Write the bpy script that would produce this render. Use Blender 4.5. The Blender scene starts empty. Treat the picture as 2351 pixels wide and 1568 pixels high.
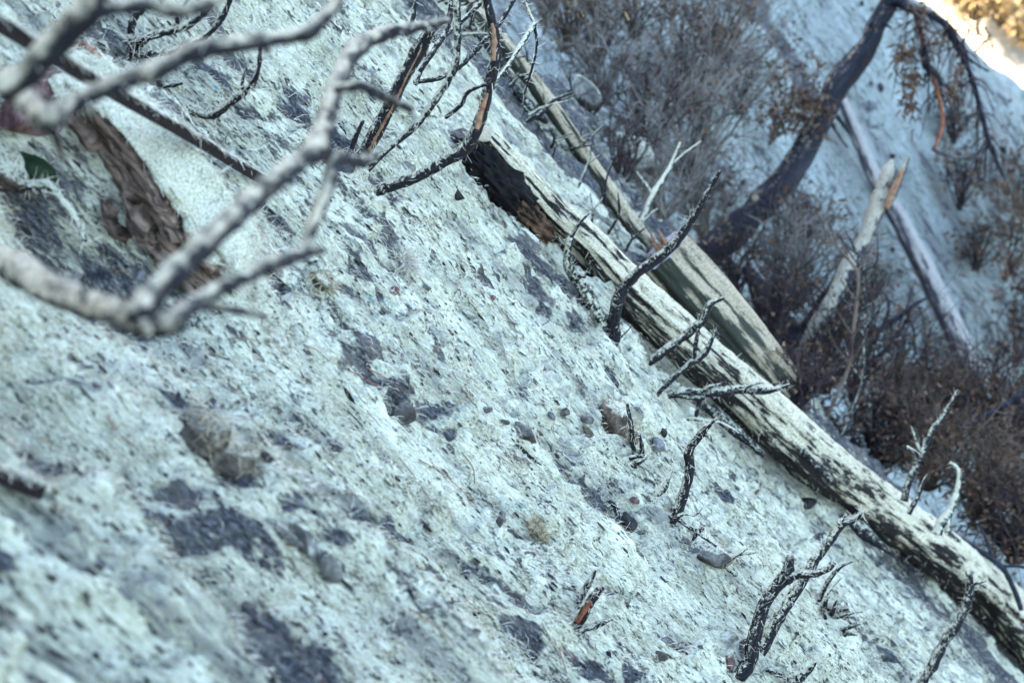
import bpy, math, random
import numpy as np
from mathutils import Vector

rng = np.random.default_rng(7)
random.seed(7)
SC = bpy.context.scene
COL = SC.collection

# ------------------------------------------------------------------ camera
PITCH = math.radians(25.0)
LENS = 60.0
TX = 18.0 / LENS                      # tan of half the horizontal field
cam_d = bpy.data.cameras.new("camera")
cam_d.lens = LENS
cam_d.sensor_width = 36.0
cam_d.clip_start = 0.05
cam_d.clip_end = 500.0
cam_d.dof.use_dof = True
cam_d.dof.focus_distance = 4.15
cam_d.dof.aperture_fstop = 3.7
cam_d.dof.aperture_blades = 9
cam = bpy.data.objects.new("camera", cam_d)
cam.rotation_euler = (math.radians(90) - PITCH, 0, 0)
COL.objects.link(cam)
SC.camera = cam

# ------------------------------------------------------------------ sky, sun, exposure
SUN_EL = math.radians(33.0)
SUN_AZ = math.radians(35.0)           # from the left (-X) towards the far side (+Y)
# towards the sun, hidden behind the hill on the left
SUN_DIR = Vector((-math.cos(SUN_EL) * math.cos(SUN_AZ), math.cos(SUN_EL) * math.sin(SUN_AZ), math.sin(SUN_EL)))
world = bpy.data.worlds.new("World")
SC.world = world
world.use_nodes = True
wn = world.node_tree
bg = wn.nodes["Background"]
sky = wn.nodes.new("ShaderNodeTexSky")
sky.sky_type = 'NISHITA'
sky.sun_disc = False
sky.sun_elevation = SUN_EL
sky.sun_rotation = math.atan2(SUN_DIR.x, SUN_DIR.y)
sky.air_density = 0.8
sky.dust_density = 1.4
sky.ozone_density = 0.8
wn.links.new(sky.outputs[0], bg.inputs[0])
bg.inputs[1].default_value = 0.15
sun_d = bpy.data.lights.new("sun", 'SUN')
sun_d.energy = 4.5
sun_d.angle = math.radians(0.5)
sun_d.color = (1.0, 0.86, 0.66)
sun = bpy.data.objects.new("sun", sun_d)
sun.rotation_euler = SUN_DIR.to_track_quat('Z', 'Y').to_euler()
COL.objects.link(sun)
vs = SC.view_settings
vs.view_transform = 'Standard'
vs.look = 'None'
vs.gamma = 1.0
vs.use_curve_mapping = False
vs.exposure = 3.38
SC.render.engine = 'CYCLES'
SC.cycles.use_denoising = True
SC.cycles.max_bounces = 5
SC.cycles.diffuse_bounces = 1

# ------------------------------------------------------------------ numeric helpers
def hash3(ix, iy, iz, seed):
    with np.errstate(over='ignore'):
        h = (ix.astype(np.uint32) * np.uint32(374761393) + iy.astype(np.uint32) * np.uint32(668265263)
             + iz.astype(np.uint32) * np.uint32(2147483647 - 61) + np.uint32((seed * 974711 + 12345) & 0xffffffff))
        h = (h ^ (h >> np.uint32(13))) * np.uint32(1274126177)
        h = h ^ (h >> np.uint32(16))
        h = h * np.uint32(2246822519)
        h = h ^ (h >> np.uint32(15))
    return (h & np.uint32(0xffffff)).astype(np.float32) / np.float32(0xffffff)

def vn2(x, y, seed=0):
    x = np.asarray(x, dtype=np.float32); y = np.asarray(y, dtype=np.float32)
    x0 = np.floor(x); y0 = np.floor(y)
    fx = x - x0; fy = y - y0
    fx = fx * fx * (3 - 2 * fx); fy = fy * fy * (3 - 2 * fy)
    ix = x0.astype(np.int64); iy = y0.astype(np.int64); iz = np.zeros_like(ix)
    a = hash3(ix, iy, iz, seed); b = hash3(ix + 1, iy, iz, seed)
    c = hash3(ix, iy + 1, iz, seed); d = hash3(ix + 1, iy + 1, iz, seed)
    return (a + (b - a) * fx) * (1 - fy) + (c + (d - c) * fx) * fy

def vn3(p, seed=0):
    p = np.asarray(p, dtype=np.float32)
    p0 = np.floor(p); f = p - p0
    f = f * f * (3 - 2 * f)
    i = p0.astype(np.int64)
    r = 0
    for dx in (0, 1):
        wx = f[..., 0] if dx else 1 - f[..., 0]
        for dy in (0, 1):
            wy = f[..., 1] if dy else 1 - f[..., 1]
            for dz in (0, 1):
                wz = f[..., 2] if dz else 1 - f[..., 2]
                r = r + wx * wy * wz * hash3(i[..., 0] + dx, i[..., 1] + dy, i[..., 2] + dz, seed)
    return r

def fbm3(p, oct=4, seed=0):
    r = 0; a = 0.5; p = np.asarray(p, dtype=np.float32)
    for k in range(oct):
        r = r + a * (vn3(p, seed + k) - 0.5); a *= 0.5; p = p * 2.03
    return r

def fbm2(x, y, oct=4, seed=0):
    r = 0; a = 0.5
    for k in range(oct):
        r = r + a * (vn2(x, y, seed + k) - 0.5); a *= 0.5; x = x * 2.03; y = y * 2.03
    return r

def sstep(a, b, x):
    t = np.clip((x - a) / (b - a), 0, 1)
    return t * t * (3 - 2 * t)

# ------------------------------------------------------------------ view helpers (survey grid of the photograph, 2351 x 1568)
CP, SP = math.cos(PITCH), math.sin(PITCH)
VS = 2 * TX / 2351.0                  # metres per grid unit and metre of distance
def ray(px, py):
    X = (px - 1175.5) * VS; Y = (784.0 - py) * VS
    return np.array([X, CP + Y * SP, -SP + Y * CP])
def at(px, py, t):
    return ray(px, py) * t

SL = math.radians(50.0)
D0 = 1.2
NN = np.array([math.sin(SL), 0, math.cos(SL)])
FF = np.array([math.cos(SL), 0, -math.sin(SL)])
def plane_uy(px, py):
    r = ray(px, py); t = -D0 / (NN @ r); P = r * t
    return FF @ P, P[1], t

# ------------------------------------------------------------------ near slope height field
def streak(pa, pb, half, depth, soil=1.0, seed=0, wob=0.35):
    ua, ya, _ = plane_uy(*pa); ub, yb, _ = plane_uy(*pb)
    return (ua, ya, ub, yb, half * 1.25, depth, soil, seed, wob)
STREAKS = [
    streak((290, 1235), (420, 1400), .05, .012, 1, 1), streak((390, 1350), (660, 1610), .085, .016, 1, 2),
    streak((0, 1020), (120, 1075), .045, .012, 1, 3), streak((120, 1075), (230, 1115), .02, .006, .8, 4),
    streak((915, 1470), (985, 1520), .035, .016, 1, 5), streak((985, 1510), (1060, 1590), .03, .012, 1, 6),
    streak((690, 1500), (730, 1590), .02, .01, 1, 7), streak((390, 990), (480, 1110), .03, .02, .9, 57), streak((610, 1030), (650, 1090), .02, .015, .8, 58),  # middle streak: soil colour painting the shadowed hollow around the clods
    streak((845, 540), (960, 640), .028, .006, .95, 8), streak((960, 640), (1160, 755), .024, .006, .95, 9),
    streak((790, 480), (850, 545), .02, .005, .9, 10),
    streak((440, 150), (560, 270), .05, .008, .95, 11), streak((560, 270), (700, 400), .045, .008, .9, 12),
    streak((690, 400), (790, 500), .04, .008, .85, 13),
    streak((625, 670), (720, 755), .028, .016, .9, 14), streak((745, 690), (850, 770), .02, .012, .95, 15),
    streak((800, 860), (960, 960), .03, .016, .85, 16), streak((690, 830), (720, 930), .016, .012, .7, 17),
    streak((1170, 870), (1200, 900), .03, .02, .95, 18), streak((1260, 770), (1330, 820), .025, .006, .7, 19),
    streak((1150, 890), (1270, 940), .03, .014, .7, 20),
    streak((1370, 1385), (1500, 1500), .026, .02, 1, 21), streak((1440, 1440), (1490, 1480), .035, .02, 1, 22),
    streak((1110, 1340), (1190, 1415), .016, .016, .9, 23), streak((1330, 1310), (1400, 1370), .02, .012, .8, 24),
    streak((650, 1190), (840, 1400), .018, .022, .6, 25, .8), streak((790, 1290), (900, 1480), .014, .018, .7, 26, .8),
    streak((1100, 1150), (1180, 1200), .03, .018, .6, 27), streak((1290, 1540), (1360, 1600), .03, .014, .9, 28),
    streak((1180, 1270), (1230, 1320), .03, .01, .6, 29), streak((1380, 1480), (1420, 1560), .02, .01, .9, 30),
    streak((1010, 740), (1110, 850), .012, .01, .6, 31), streak((890, 1040), (960, 1200), .012, .018, .5, 32, .9),
    streak((600, 1190), (700, 1290), .016, .02, .8, 33), streak((0, 1290), (160, 1330), .03, .014, .5, 34),
    streak((1960, 1420), (2060, 1540), .012, .006, .5, 35), streak((2040, 1250), (2330, 1530), .05, .01, .85, 36),
    streak((1260, 300), (1500, 600), .05, .015, .9, 37), streak((1180, 250), (1420, 560), .035, .015, .7, 38),
    streak((1090, 60), (1260, 290), .09, .03, .9, 39), streak((900, 20), (1010, 130), .04, .01, .8, 40),
    streak((100, 440), (310, 625), .10, .04, .95, 41), streak((0, 330), (120, 430), .10, .05, .8, 42),  # first streak: soil colour painting the darkness under the boulder
    streak((720, 1230), (745, 1290), .016, .014, .9, 43), streak((0, 1180), (170, 1280), .05, .03, .35, 44),
    streak((560, 1350), (720, 1480), .012, .008, .7, 45), streak((820, 1000), (900, 1060), .012, .01, .7, 46),
    streak((1060, 440), (1120, 560), .05, .01, .6, 47), streak((1130, 545), (1350, 740), .06, .015, .75, 48),
    streak((180, 60), (330, 180), .025, .008, .7, 49), streak((0, 40), (120, 150), .10, .03, .8, 50),
    streak((1540, 905), (1900, 1210), .05, .012, .5, 51), streak((620, 40), (760, 190), .015, .006, .7, 52),
    streak((1660, 1370), (1740, 1470), .012, .008, .6, 53), streak((1850, 1390), (1960, 1480), .025, .01, .7, 54),
    streak((560, 880), (640, 980), .012, .012, .3, 55, .9), streak((760, 800), (860, 900), .010, .012, .3, 56, .9),
]
def bump(px, py, r, h, el=1.6):
    u, y, _ = plane_uy(px, py); return (u, y, r, h, el)
BUMPS = [bump(470, 1035, .075, .035, 1.3), bump(640, 1060, .05, .022), bump(700, 1270, .05, .03, 2), bump(650, 1235, .04, .025, 2.2),
         bump(350, 60, .12, .05), bump(100, 1250, .10, .045), bump(1215, 1190, .07, .03), bump(1230, 1310, .09, .03, 1.3),
         bump(1190, 1420, .09, .025, 2.5), bump(1130, 1010, .05, .02, 2), bump(1260, 840, .09, .02, 1.5),
         bump(1300, 900, .09, .03, 1.6), bump(850, 560, .07, .02), bump(330, 830, .1, .02), bump(180, 860, .05, .02),
         bump(1640, 1330, .10, .03), bump(1900, 1420, .09, .03), bump(560, 180, .14, .03, 2), bump(1000, 420, .16, .03, 1.5),
         bump(860, 430, .12, .06, 1.2), bump(820, 380, .10, .05, 1.2), bump(420, 260, .05, .03), bump(740, 860, .04, .02),
         bump(560, 1500, .05, .02), *[bump(x, y, .05, .02, 1.1) for x, y in ((1409, 774), (1384, 742), (1488, 832), (1520, 892), (1546, 1188), (1730, 1516), (1320, 1450), (1453, 1042), (1880, 1376), (1905, 1415), (850, 440), (834, 352))], bump(690, 1540, .06, .03), bump(900, 1560, .05, .03), bump(280, 1180, .06, .02, 3),
         bump(1040, 1560, .06, .03), bump(1450, 1070, .06, .03), bump(1340, 1450, .06, .02)]

def near_fields(u, y):
    """height above the mean slope, bare soil mask and dyed mulch mask"""
    u = np.asarray(u, dtype=np.float32); y = np.asarray(y, dtype=np.float32)
    fade = 1.0 / (1.0 + np.maximum(0, np.hypot(u - 1, y - 3.5) - 7) * 0.3)
    wob = fbm2(u * 1.1, y * 1.1, 3, 90) * 0.35
    yy = y + wob
    w = fbm2(u * 0.45, y * 0.8, 3, 5) * 0.16
    r1 = vn2(u * 0.7, yy * 4.2, 11); r1 = 1 - np.abs(2 * r1 - 1)
    r2 = vn2(u * .85, yy * 10.0, 12); r2 = 1 - np.abs(2 * r2 - 1)
    ub_, yb_, _ = plane_uy(255, 420)
    calm = (1 - .9 * np.exp(-((u - ub_) ** 2 + (y - yb_) ** 2) / .16)) * (1 - .6 * sstep(4.3, 5.4, y))
    w *= 1 - .9 * np.exp(-((u - ub_) ** 2 + (y - yb_) ** 2) / .16)
    w += ((r1 - .5) * 0.11 + (r2 - .5) * 0.07 * (0.4 + r1)) * calm
    r3 = vn2(u * 1.4, yy * 24.0, 13); r3 = 1 - np.abs(2 * r3 - 1)
    w += (r3 - .5) * 0.03
    c = vn2(u * 4, y * 11, 14)
    w += np.clip(c - .60, 0, 1) * 0.10
    c2 = vn2(u * 12, y * 28, 15); w += np.clip(c2 - .66, 0, 1) * 0.05
    w += fbm2(u * 5, y * 26, 3, 20) * 0.036
    w += fbm2(u * 30, y * 75, 2, 30) * 0.016
    # crusted plates with broken edges, long down the slope
    for (fu, fy, hgt, sd, th_) in ((.9, 8.0, .028, 16, .5), (1.7, 16.0, .022, 17, .52), (4., 34., .014, 18, .55), (5., 14., .022, 19, .66)):
        q = vn2(u * fu, yy * fy, sd) * .7 + vn2(u * fu * 2.7, yy * fy * 2.7, sd + 50) * .3
        w += sstep(th_ - .012, th_ + .012, q) * hgt - sstep(th_, th_ + .25, q) * hgt * .8
    soil = np.zeros_like(w); teal = np.zeros_like(w)
    # small scattered bare pits, long in the direction of the fall line
    pit = vn2(u * 3.2, yy * 27, 41) * .42 + vn2(u * 9, yy * 58, 42) * .36 + vn2(u * 30, yy * 90, 44) * .22
    zone = vn2(u * 1.3, yy * 2.2, 43)
    pm = sstep(.62, .76, pit + (zone - .5) * .30)
    soil = np.maximum(soil, pm * .8); w -= pm * .018
    eu = fbm2(u * 3, y * 24, 4, 60)
    for (ua, ya, ub, yb, half, depth, s, seed, wb) in STREAKS:
        L = math.hypot(ub - ua, yb - ya) + 1e-6
        m = (np.abs(u - (ua + ub) / 2) < L + .5) & (np.abs(y - (ya + yb) / 2) < L + .5)
        if not m.any():
            continue
        um = u[m]; ym = y[m]
        dx, dy = (ub - ua) / L, (yb - ya) / L
        a = (um - ua) * dx + (ym - ya) * dy
        b = -(um - ua) * dy + (ym - ya) * dx
        b = b + (vn2(a * 9, np.full_like(a, seed * 3.7), 70) - .5) * half * 2 * wb
        al = np.maximum(np.maximum(-a, a - L), 0)
        dist = np.hypot(al * .7, b) / half
        dist = dist + eu[m] * (1.9 if half < .06 else .75)
        k = 1 - sstep(.25, 1.25, dist)
        w[m] += (np.exp(-((dist - 1.25) / .35) ** 2) * .45 - k * 1.5) * depth
        soil[m] = np.maximum(soil[m], k * s)
        if seed in (14, 15, 16, 20, 21, 22, 23, 27, 36):
            rim = np.exp(-((dist - 1.0) / .22) ** 2) * (vn2(um * 30, ym * 30, 80 + seed) > .55)
            teal[m] = np.maximum(teal[m], rim * .8)
    for (ub, yb, r, h, el) in BUMPS:
        m = (np.abs(u - ub) < r * el * 2.2) & (np.abs(y - yb) < r * 2.2)
        if not m.any():
            continue
        q = np.hypot((u[m] - ub) / el, y[m] - yb) / r + eu[m] * .8
        # steeper on the downhill side
        w[m] += h * (1 - sstep(0, 1.2, q)) * (1 + .4 * np.sign(u[m] - ub) * np.minimum(q, 1))
    teal = np.maximum(teal, sstep(.80, .92, vn2(u * 20, y * 30, 55)) * sstep(.62, .7, vn2(u * 2.1, y * 2.1, 56)) * .6)
    bz = sstep(5.2, 5.7, y) * (1 - sstep(6.5, 6.8, y))
    bs = sstep(.47, .60, vn2(u * .5, yy * 5.2, 81) * .65 + vn2(u * 2.2, yy * 14, 82) * .35)
    soil = np.maximum(soil, bz * bs * .8); w -= bz * bs * .02
    # swale in front of the boulder
    w -= .13 * np.exp(-((u - .36) / .30) ** 2) * sstep(1.55, 2.2, y) * (1 - sstep(2.66, 2.78, y))
    # second bench, gully behind it
    edge = 6.55 + fbm2(u * 1.2, y * 0, 3, 77) * .35
    w += np.exp(-((y - edge + .12) / .13) ** 2) * .05
    w -= sstep(edge, edge + .45, y) * .34
    w -= np.maximum(0, y - 8.6) * 1.0
    soil = np.maximum(soil, sstep(6.75, 7.3, y) * (.75 + fbm2(u * 3, y * 3, 3, 78)))
    # beyond what one sees the hill goes on smoothly
    w = w * np.where(y > 6.2, 1, fade)
    return w, soil, teal

def near_point(u, y, lift=0.0):
    w, _, _ = near_fields(np.array([u]), np.array([y]))
    return (-D0 + float(w[0]) + lift) * NN + u * FF + np.array([0, y, 0])
_TS = np.arange(1.3, 9.5, .012)
def ground(px, py):
    """distance and point of the near slope first met along a survey line"""
    r = ray(px, py)
    def over(ts):
        P = r[None] * ts[:, None]
        return P @ NN + D0 - near_fields(P @ FF, P[:, 1])[0]
    t0 = max(1.3, -D0 / (NN @ r) - 1.2) if NN @ r < -.05 else 1.3
    ts = np.arange(t0, t0 + 2.6, .012)
    h = over(ts); i = int(np.argmax(h < 0))
    if h[i] >= 0:
        t = -D0 / (NN @ r); return t, r * t
    i = max(i, 1)
    t = ts[i - 1] + .012 * h[i - 1] / (h[i - 1] - h[i] + 1e-9)
    return float(t), r * t

# ------------------------------------------------------------------ far slope across the gully
NB = np.array([.5, -.5, math.sqrt(.5)])
FB = np.array([.5, -.5, -math.sqrt(.5)])
HB = np.array([math.sqrt(.5), math.sqrt(.5), 0])
KB = 7.6
def far_fields(a, b):
    a = np.asarray(a, dtype=np.float32); b = np.asarray(b, dtype=np.float32)
    w = fbm2(a * .35, b * .5, 3, 205) * .5
    w += fbm2(a * .9, b * 2.2, 4, 210) * .22
    w += fbm2(a * 6, b * 9, 3, 220) * .05
    s = -.667 * (a + 2.81) + .745 * (b - 12.29) + fbm2(a * .8, b * .8, 3, 230) * .2 + .45 - np.maximum(0, -a - 5) * .95
    sp = np.maximum(s, 0)
    w -= (np.sqrt(sp * sp + .09) - .3) * 1.5
    soil = sstep(.68, .82, vn2(a * 1.6, b * 4.0, 231) * .5 + vn2(a * 5, b * 11, 232) * .5) * .8
    soil = np.maximum(soil, sstep(.66, .80, vn2(a * 5, b * 11, 233) * .5 + vn2(a * 13, b * 22, 234) * .5) * .9)
    soil = np.maximum(soil, sstep(2.2, 3.6, a + fbm2(a * .9, b * .9, 3, 236) * 2.5) * .75)
    # the dark patch high on the slope
    for (px, py, ra, rb) in ((1790, 80, .55, .16), (1840, 140, .42, .13), (1740, 20, .4, .14)):
        r = ray(px, py); P = r * (-KB / (NB @ r)); a0, b0 = FB @ P, HB @ P
        q = np.hypot((a - a0) / ra, (b - b0) / rb) + fbm2(a * 5, b * 7, 3, 240) * 1.4
        soil = np.maximum(soil, 1 - sstep(.6, 1.0, q))
    return w, soil
def far_ground(px, py):
    r = ray(px, py); w = 0.0; k = NB @ r
    for _ in range(6):
        t = (-KB + w) / k; P = r * t
        w = float(far_fields(np.array([FB @ P]), np.array([HB @ P]))[0][0])
    return t, r * t

# ------------------------------------------------------------------ mesh helpers
def new_mesh(name, verts, faces_list, mats, attrs=None, smooth=True, midx=None):
    """faces_list: arrays (n,3) or (n,4)"""
    me = bpy.data.meshes.new(name)
    verts = np.asarray(verts, dtype=np.float32)
    fl = [np.asarray(f, dtype=np.int32) for f in faces_list if len(f)]
    nl = sum(f.size for f in fl); nf = sum(len(f) for f in fl)
    me.vertices.add(len(verts)); me.vertices.foreach_set("co", verts.ravel())
    me.loops.add(nl); me.loops.foreach_set("vertex_index", np.concatenate([f.ravel() for f in fl]))
    me.polygons.add(nf)
    sizes = np.concatenate([np.full(len(f), f.shape[1], dtype=np.int32) for f in fl])
    starts = np.concatenate([[0], np.cumsum(sizes)[:-1]]).astype(np.int32)
    me.polygons.foreach_set("loop_start", starts)
    me.polygons.foreach_set("use_smooth", np.full(nf, bool(smooth)))
    for m in (mats if isinstance(mats, (list, tuple)) else [mats]):
        me.materials.append(m)
    if midx is not None:
        me.polygons.foreach_set("material_index", np.asarray(midx, dtype=np.int32))
    for k, v in (attrs or {}).items():
        v = np.asarray(v, dtype=np.float32)
        if v.ndim == 1:
            at_ = me.attributes.new(k, 'FLOAT', 'POINT'); at_.data.foreach_set("value", v)
        else:
            at_ = me.attributes.new(k, 'FLOAT_VECTOR', 'POINT'); at_.data.foreach_set("vector", v.ravel())
    me.update(calc_edges=True)
    me.validate()
    return me

def link(name, me, parent=None, loc=(0, 0, 0)):
    o = bpy.data.objects.new(name, me)
    COL.objects.link(o)
    o.location = loc
    if parent is not None:
        o.parent = parent
    return o
def tag(o, label=None, cat=None, group=None, kind=None):
    if label: o["label"] = label
    if cat: o["category"] = cat
    if group: o["group"] = group
    if kind: o["kind"] = kind
    return o
def thing(name, label, cat, loc, group=None):
    o = bpy.data.objects.new(name, None)
    o.empty_display_size = .05
    COL.objects.link(o); o.location = loc
    return tag(o, label, cat, group)

def catmull(pts, n):
    pts = np.asarray(pts, dtype=float)
    if len(pts) < 3:
        t = np.linspace(0, 1, n)[:, None]
        return pts[0] * (1 - t) + pts[-1] * t
    P = np.vstack([2 * pts[0] - pts[1], pts, 2 * pts[-1] - pts[-2]])
    seg = len(pts) - 1
    out = []
    for k in np.linspace(0, seg - 1e-6, n):
        i = int(k); f = k - i
        p0, p1, p2, p3 = P[i], P[i + 1], P[i + 2], P[i + 3]
        out.append(.5 * ((2 * p1) + (-p0 + p2) * f + (2 * p0 - 5 * p1 + 4 * p2 - p3) * f * f + (-p0 + 3 * p1 - 3 * p2 + p3) * f ** 3))
    return np.array(out)

def frames(pts):
    T = np.gradient(pts, axis=0)
    T /= np.linalg.norm(T, axis=1)[:, None] + 1e-9
    ref = np.array([0, 0, 1.0]) if abs(T[0][2]) < .8 else np.array([1.0, 0, 0])
    N = np.zeros_like(T); v = ref - T[0] * (ref @ T[0]); v /= np.linalg.norm(v); N[0] = v
    for i in range(1, len(T)):
        v = N[i - 1] - T[i] * (N[i - 1] @ T[i]); v /= np.linalg.norm(v) + 1e-9; N[i] = v
    B = np.cross(T, N)
    return T, N, B

def tube(pts, rad, sides=10, rough=0.12, seed=0, grain=0.0, fn=None):
    """returns verts, faces, attrs(guv)"""
    n = len(pts); T, N, B = frames(pts)
    s = np.concatenate([[0], np.cumsum(np.linalg.norm(np.diff(pts, axis=0), axis=1))])
    th = np.linspace(0, 2 * math.pi, sides, endpoint=False)
    c, sn = np.cos(th), np.sin(th)
    R = np.repeat(np.asarray(rad)[:, None], sides, 1)
    S = np.repeat(s[:, None], sides, 1)
    rm = float(np.mean(rad)) + 1e-9
    q = np.stack([np.repeat(c[None], n, 0) * 1.1, np.repeat(sn[None], n, 0) * 1.1, S / rm * .45], -1)
    nz = fbm3(q + seed * 13.7, 3, seed)
    R = R * (1 + nz * rough * 3)
    if grain:
        q2 = np.stack([np.repeat(c[None], n, 0) * 6.5, np.repeat(sn[None], n, 0) * 6.5, S / rm * .35], -1)
        g = vn3(q2 + seed * 3.1, seed + 9)
        R = R * (1 + (g - .5) * grain)
    if fn is not None:
        R = fn(R, S, th, s)
    V = pts[:, None, :] + R[..., None] * (c[None, :, None] * N[:, None, :] + sn[None, :, None] * B[:, None, :])
    V = V.reshape(-1, 3)
    guv = np.stack([S, np.repeat((c * rm)[None], n, 0), np.repeat((sn * rm)[None], n, 0)], -1).reshape(-1, 3)
    i = np.arange(n - 1)[:, None]; j = np.arange(sides)[None, :]; j2 = (j + 1) % sides
    F = np.stack([i * sides + j, i * sides + j2, (i + 1) * sides + j2, (i + 1) * sides + j], -1).reshape(-1, 4)
    V = np.vstack([V, pts[0], pts[-1] + T[-1] * rad[-1] * .3])
    guv = np.vstack([guv, [0, 0, 0], [s[-1], 0, 0]])
    b0 = len(V) - 2; b1 = len(V) - 1
    jj = np.arange(sides); jn = (jj + 1) % sides
    C0 = np.stack([np.full(sides, b0), jn, jj], -1)
    C1 = np.stack([np.full(sides, b1), (n - 1) * sides + jj, (n - 1) * sides + jn], -1)
    return V, F, np.vstack([C0, C1]), guv

def ribbons(P, dirs, lens, width, curl=.35, lift=None):
    """thin curved fibres; P, dirs (n,3)"""
    n = len(P)
    side = np.cross(dirs, rng.normal(size=(n, 3))); side /= np.linalg.norm(side, axis=1)[:, None] + 1e-9
    up = np.cross(side, dirs)
    L = np.asarray(lens)[:, None]
    k = (rng.random((n, 1)) - .5) * 2 * curl
    off = np.cross(dirs, side)
    p0 = P; p1 = P + dirs * L * .5 + off * L * k * .5; p2 = P + dirs * L * .93 + off * L * k * 1.4
    if lift is not None:
        p1 = p1 + lift * L * .25
        p2 = p2 + lift * L * .1
    w = (np.asarray(width) * .5)
    w = w[:, None] if np.ndim(w) else w
    V = np.stack([p0 - side * w, p0 + side * w, p1 - side * w, p1 + side * w, p2 - side * w * .5, p2 + side * w * .5], 1).reshape(-1, 3)
    b = np.arange(n)[:, None] * 6
    F = np.concatenate([b + np.array([[0, 1, 3, 2]]), b + np.array([[2, 3, 5, 4]])])
    return V, F

def batch_tubes(lines, sides=3):
    """many thin twigs in one mesh: lines = list of (pts, radii)"""
    Vs = []; Fs = []; o = 0
    th = np.linspace(0, 2 * math.pi, sides, endpoint=False); c, s = np.cos(th), np.sin(th)
    for pts, rad in lines:
        n = len(pts); T = np.gradient(pts, axis=0); T /= np.linalg.norm(T, axis=1)[:, None] + 1e-9
        ref = np.array([.31, .17, .93]) if abs(T[0][2]) < .9 else np.array([1., .2, 0])
        N = np.cross(T, ref); N /= np.linalg.norm(N, axis=1)[:, None] + 1e-9
        B = np.cross(T, N)
        V = pts[:, None] + np.asarray(rad)[:, None, None] * (c[None, :, None] * N[:, None] + s[None, :, None] * B[:, None])
        Vs.append(V.reshape(-1, 3))
        i = np.arange(n - 1)[:, None]; j = np.arange(sides)[None]; j2 = (j + 1) % sides
        Fs.append((np.stack([i * sides + j, i * sides + j2, (i + 1) * sides + j2, (i + 1) * sides + j], -1).reshape(-1, 4)) + o)
        o += n * sides
    return np.vstack(Vs), np.vstack(Fs)

# ------------------------------------------------------------------ materials
def nt(name):
    m = bpy.data.materials.new(name); m.use_nodes = True
    t = m.node_tree; b = t.nodes["Principled BSDF"]
    b.inputs["Roughness"].default_value = .95
    b.inputs["Specular IOR Level"].default_value = .15
    return m, t, b
class G:
    def __init__(s, t): s.t = t
    def n(s, typ, **kw):
        x = s.t.nodes.new(typ)
        for k, v in kw.items():
            setattr(x, k, v)
        return x
    def l(s, a, b): s.t.links.new(a, b)
    def attr(s, name, vec=False):
        x = s.n("ShaderNodeAttribute"); x.attribute_name = name
        return x.outputs["Vector"] if vec else x.outputs["Fac"]
    def mapping(s, v, sc=(1, 1, 1), loc=(0, 0, 0)):
        x = s.n("ShaderNodeMapping"); s.l(v, x.inputs[0]); x.inputs["Scale"].default_value = sc; x.inputs["Location"].default_value = loc
        return x.outputs[0]
    def noise(s, v, scale, detail=3, rough=.55, dist=0):
        x = s.n("ShaderNodeTexNoise"); s.l(v, x.inputs["Vector"])
        x.inputs["Scale"].default_value = scale; x.inputs["Detail"].default_value = detail
        x.inputs["Roughness"].default_value = rough; x.inputs["Distortion"].default_value = dist
        return x.outputs["Fac"]
    def voro(s, v, scale, feature='F1', out="Distance"):
        x = s.n("ShaderNodeTexVoronoi"); x.feature = feature; s.l(v, x.inputs["Vector"]); x.inputs["Scale"].default_value = scale
        return x.outputs[out]
    def math(s, op, a, b=0.0, c=None):
        x = s.n("ShaderNodeMath", operation=op)
        for i, v in enumerate([a, b] + ([c] if c is not None else [])):
            if isinstance(v, (int, float)): x.inputs[i].default_value = v
            else: s.l(v, x.inputs[i])
        return x.outputs[0]
    def ss(s, v, a, b):
        x = s.n("ShaderNodeMapRange", interpolation_type='SMOOTHSTEP'); s.l(v, x.inputs[0])
        x.inputs[1].default_value = a; x.inputs[2].default_value = b
        return x.outputs[0]
    def mix(s, f, a, b):
        x = s.n("ShaderNodeMix", data_type='RGBA')
        for sock, v in ((x.inputs[0], f), (x.inputs[6], a), (x.inputs[7], b)):
            if isinstance(v, (int, float)): sock.default_value = v
            elif isinstance(v, tuple): sock.default_value = (*v, 1)
            else: s.l(v, sock)
        return x.outputs[2]
    def ramp(s, v, stops):
        x = s.n("ShaderNodeValToRGB"); s.l(v, x.inputs[0]); e = x.color_ramp.elements
        while len(e) < len(stops): e.new(.5)
        for el, (p, c) in zip(e, stops): el.position = p; el.color = (*c, 1)
        return x.outputs[0]
    def bump(s, h, strength, dist, prev=None):
        x = s.n("ShaderNodeBump"); x.inputs["Strength"].default_value = strength; x.inputs["Distance"].default_value = dist
        s.l(h, x.inputs["Height"])
        if prev: s.l(prev, x.inputs["Normal"])
        return x.outputs[0]
    def pos(s): return s.n("ShaderNodeNewGeometry").outputs["Position"]
    def nrm(s): return s.n("ShaderNodeNewGeometry").outputs["Normal"]
    def dot(s, v, d):
        x = s.n("ShaderNodeVectorMath", operation='DOT_PRODUCT'); s.l(v, x.inputs[0])
        d = Vector(d).normalized(); x.inputs[1].default_value = d
        return x.outputs["Value"]

STRAW_A = (.20, .175, .105); STRAW_B = (.535, .525, .365); STRAW_C = (.79, .785, .595)
SOIL_A = (.02, .019, .019); SOIL_B = (.08, .081, .080); SOIL_C = (.27, .275, .27)

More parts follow.
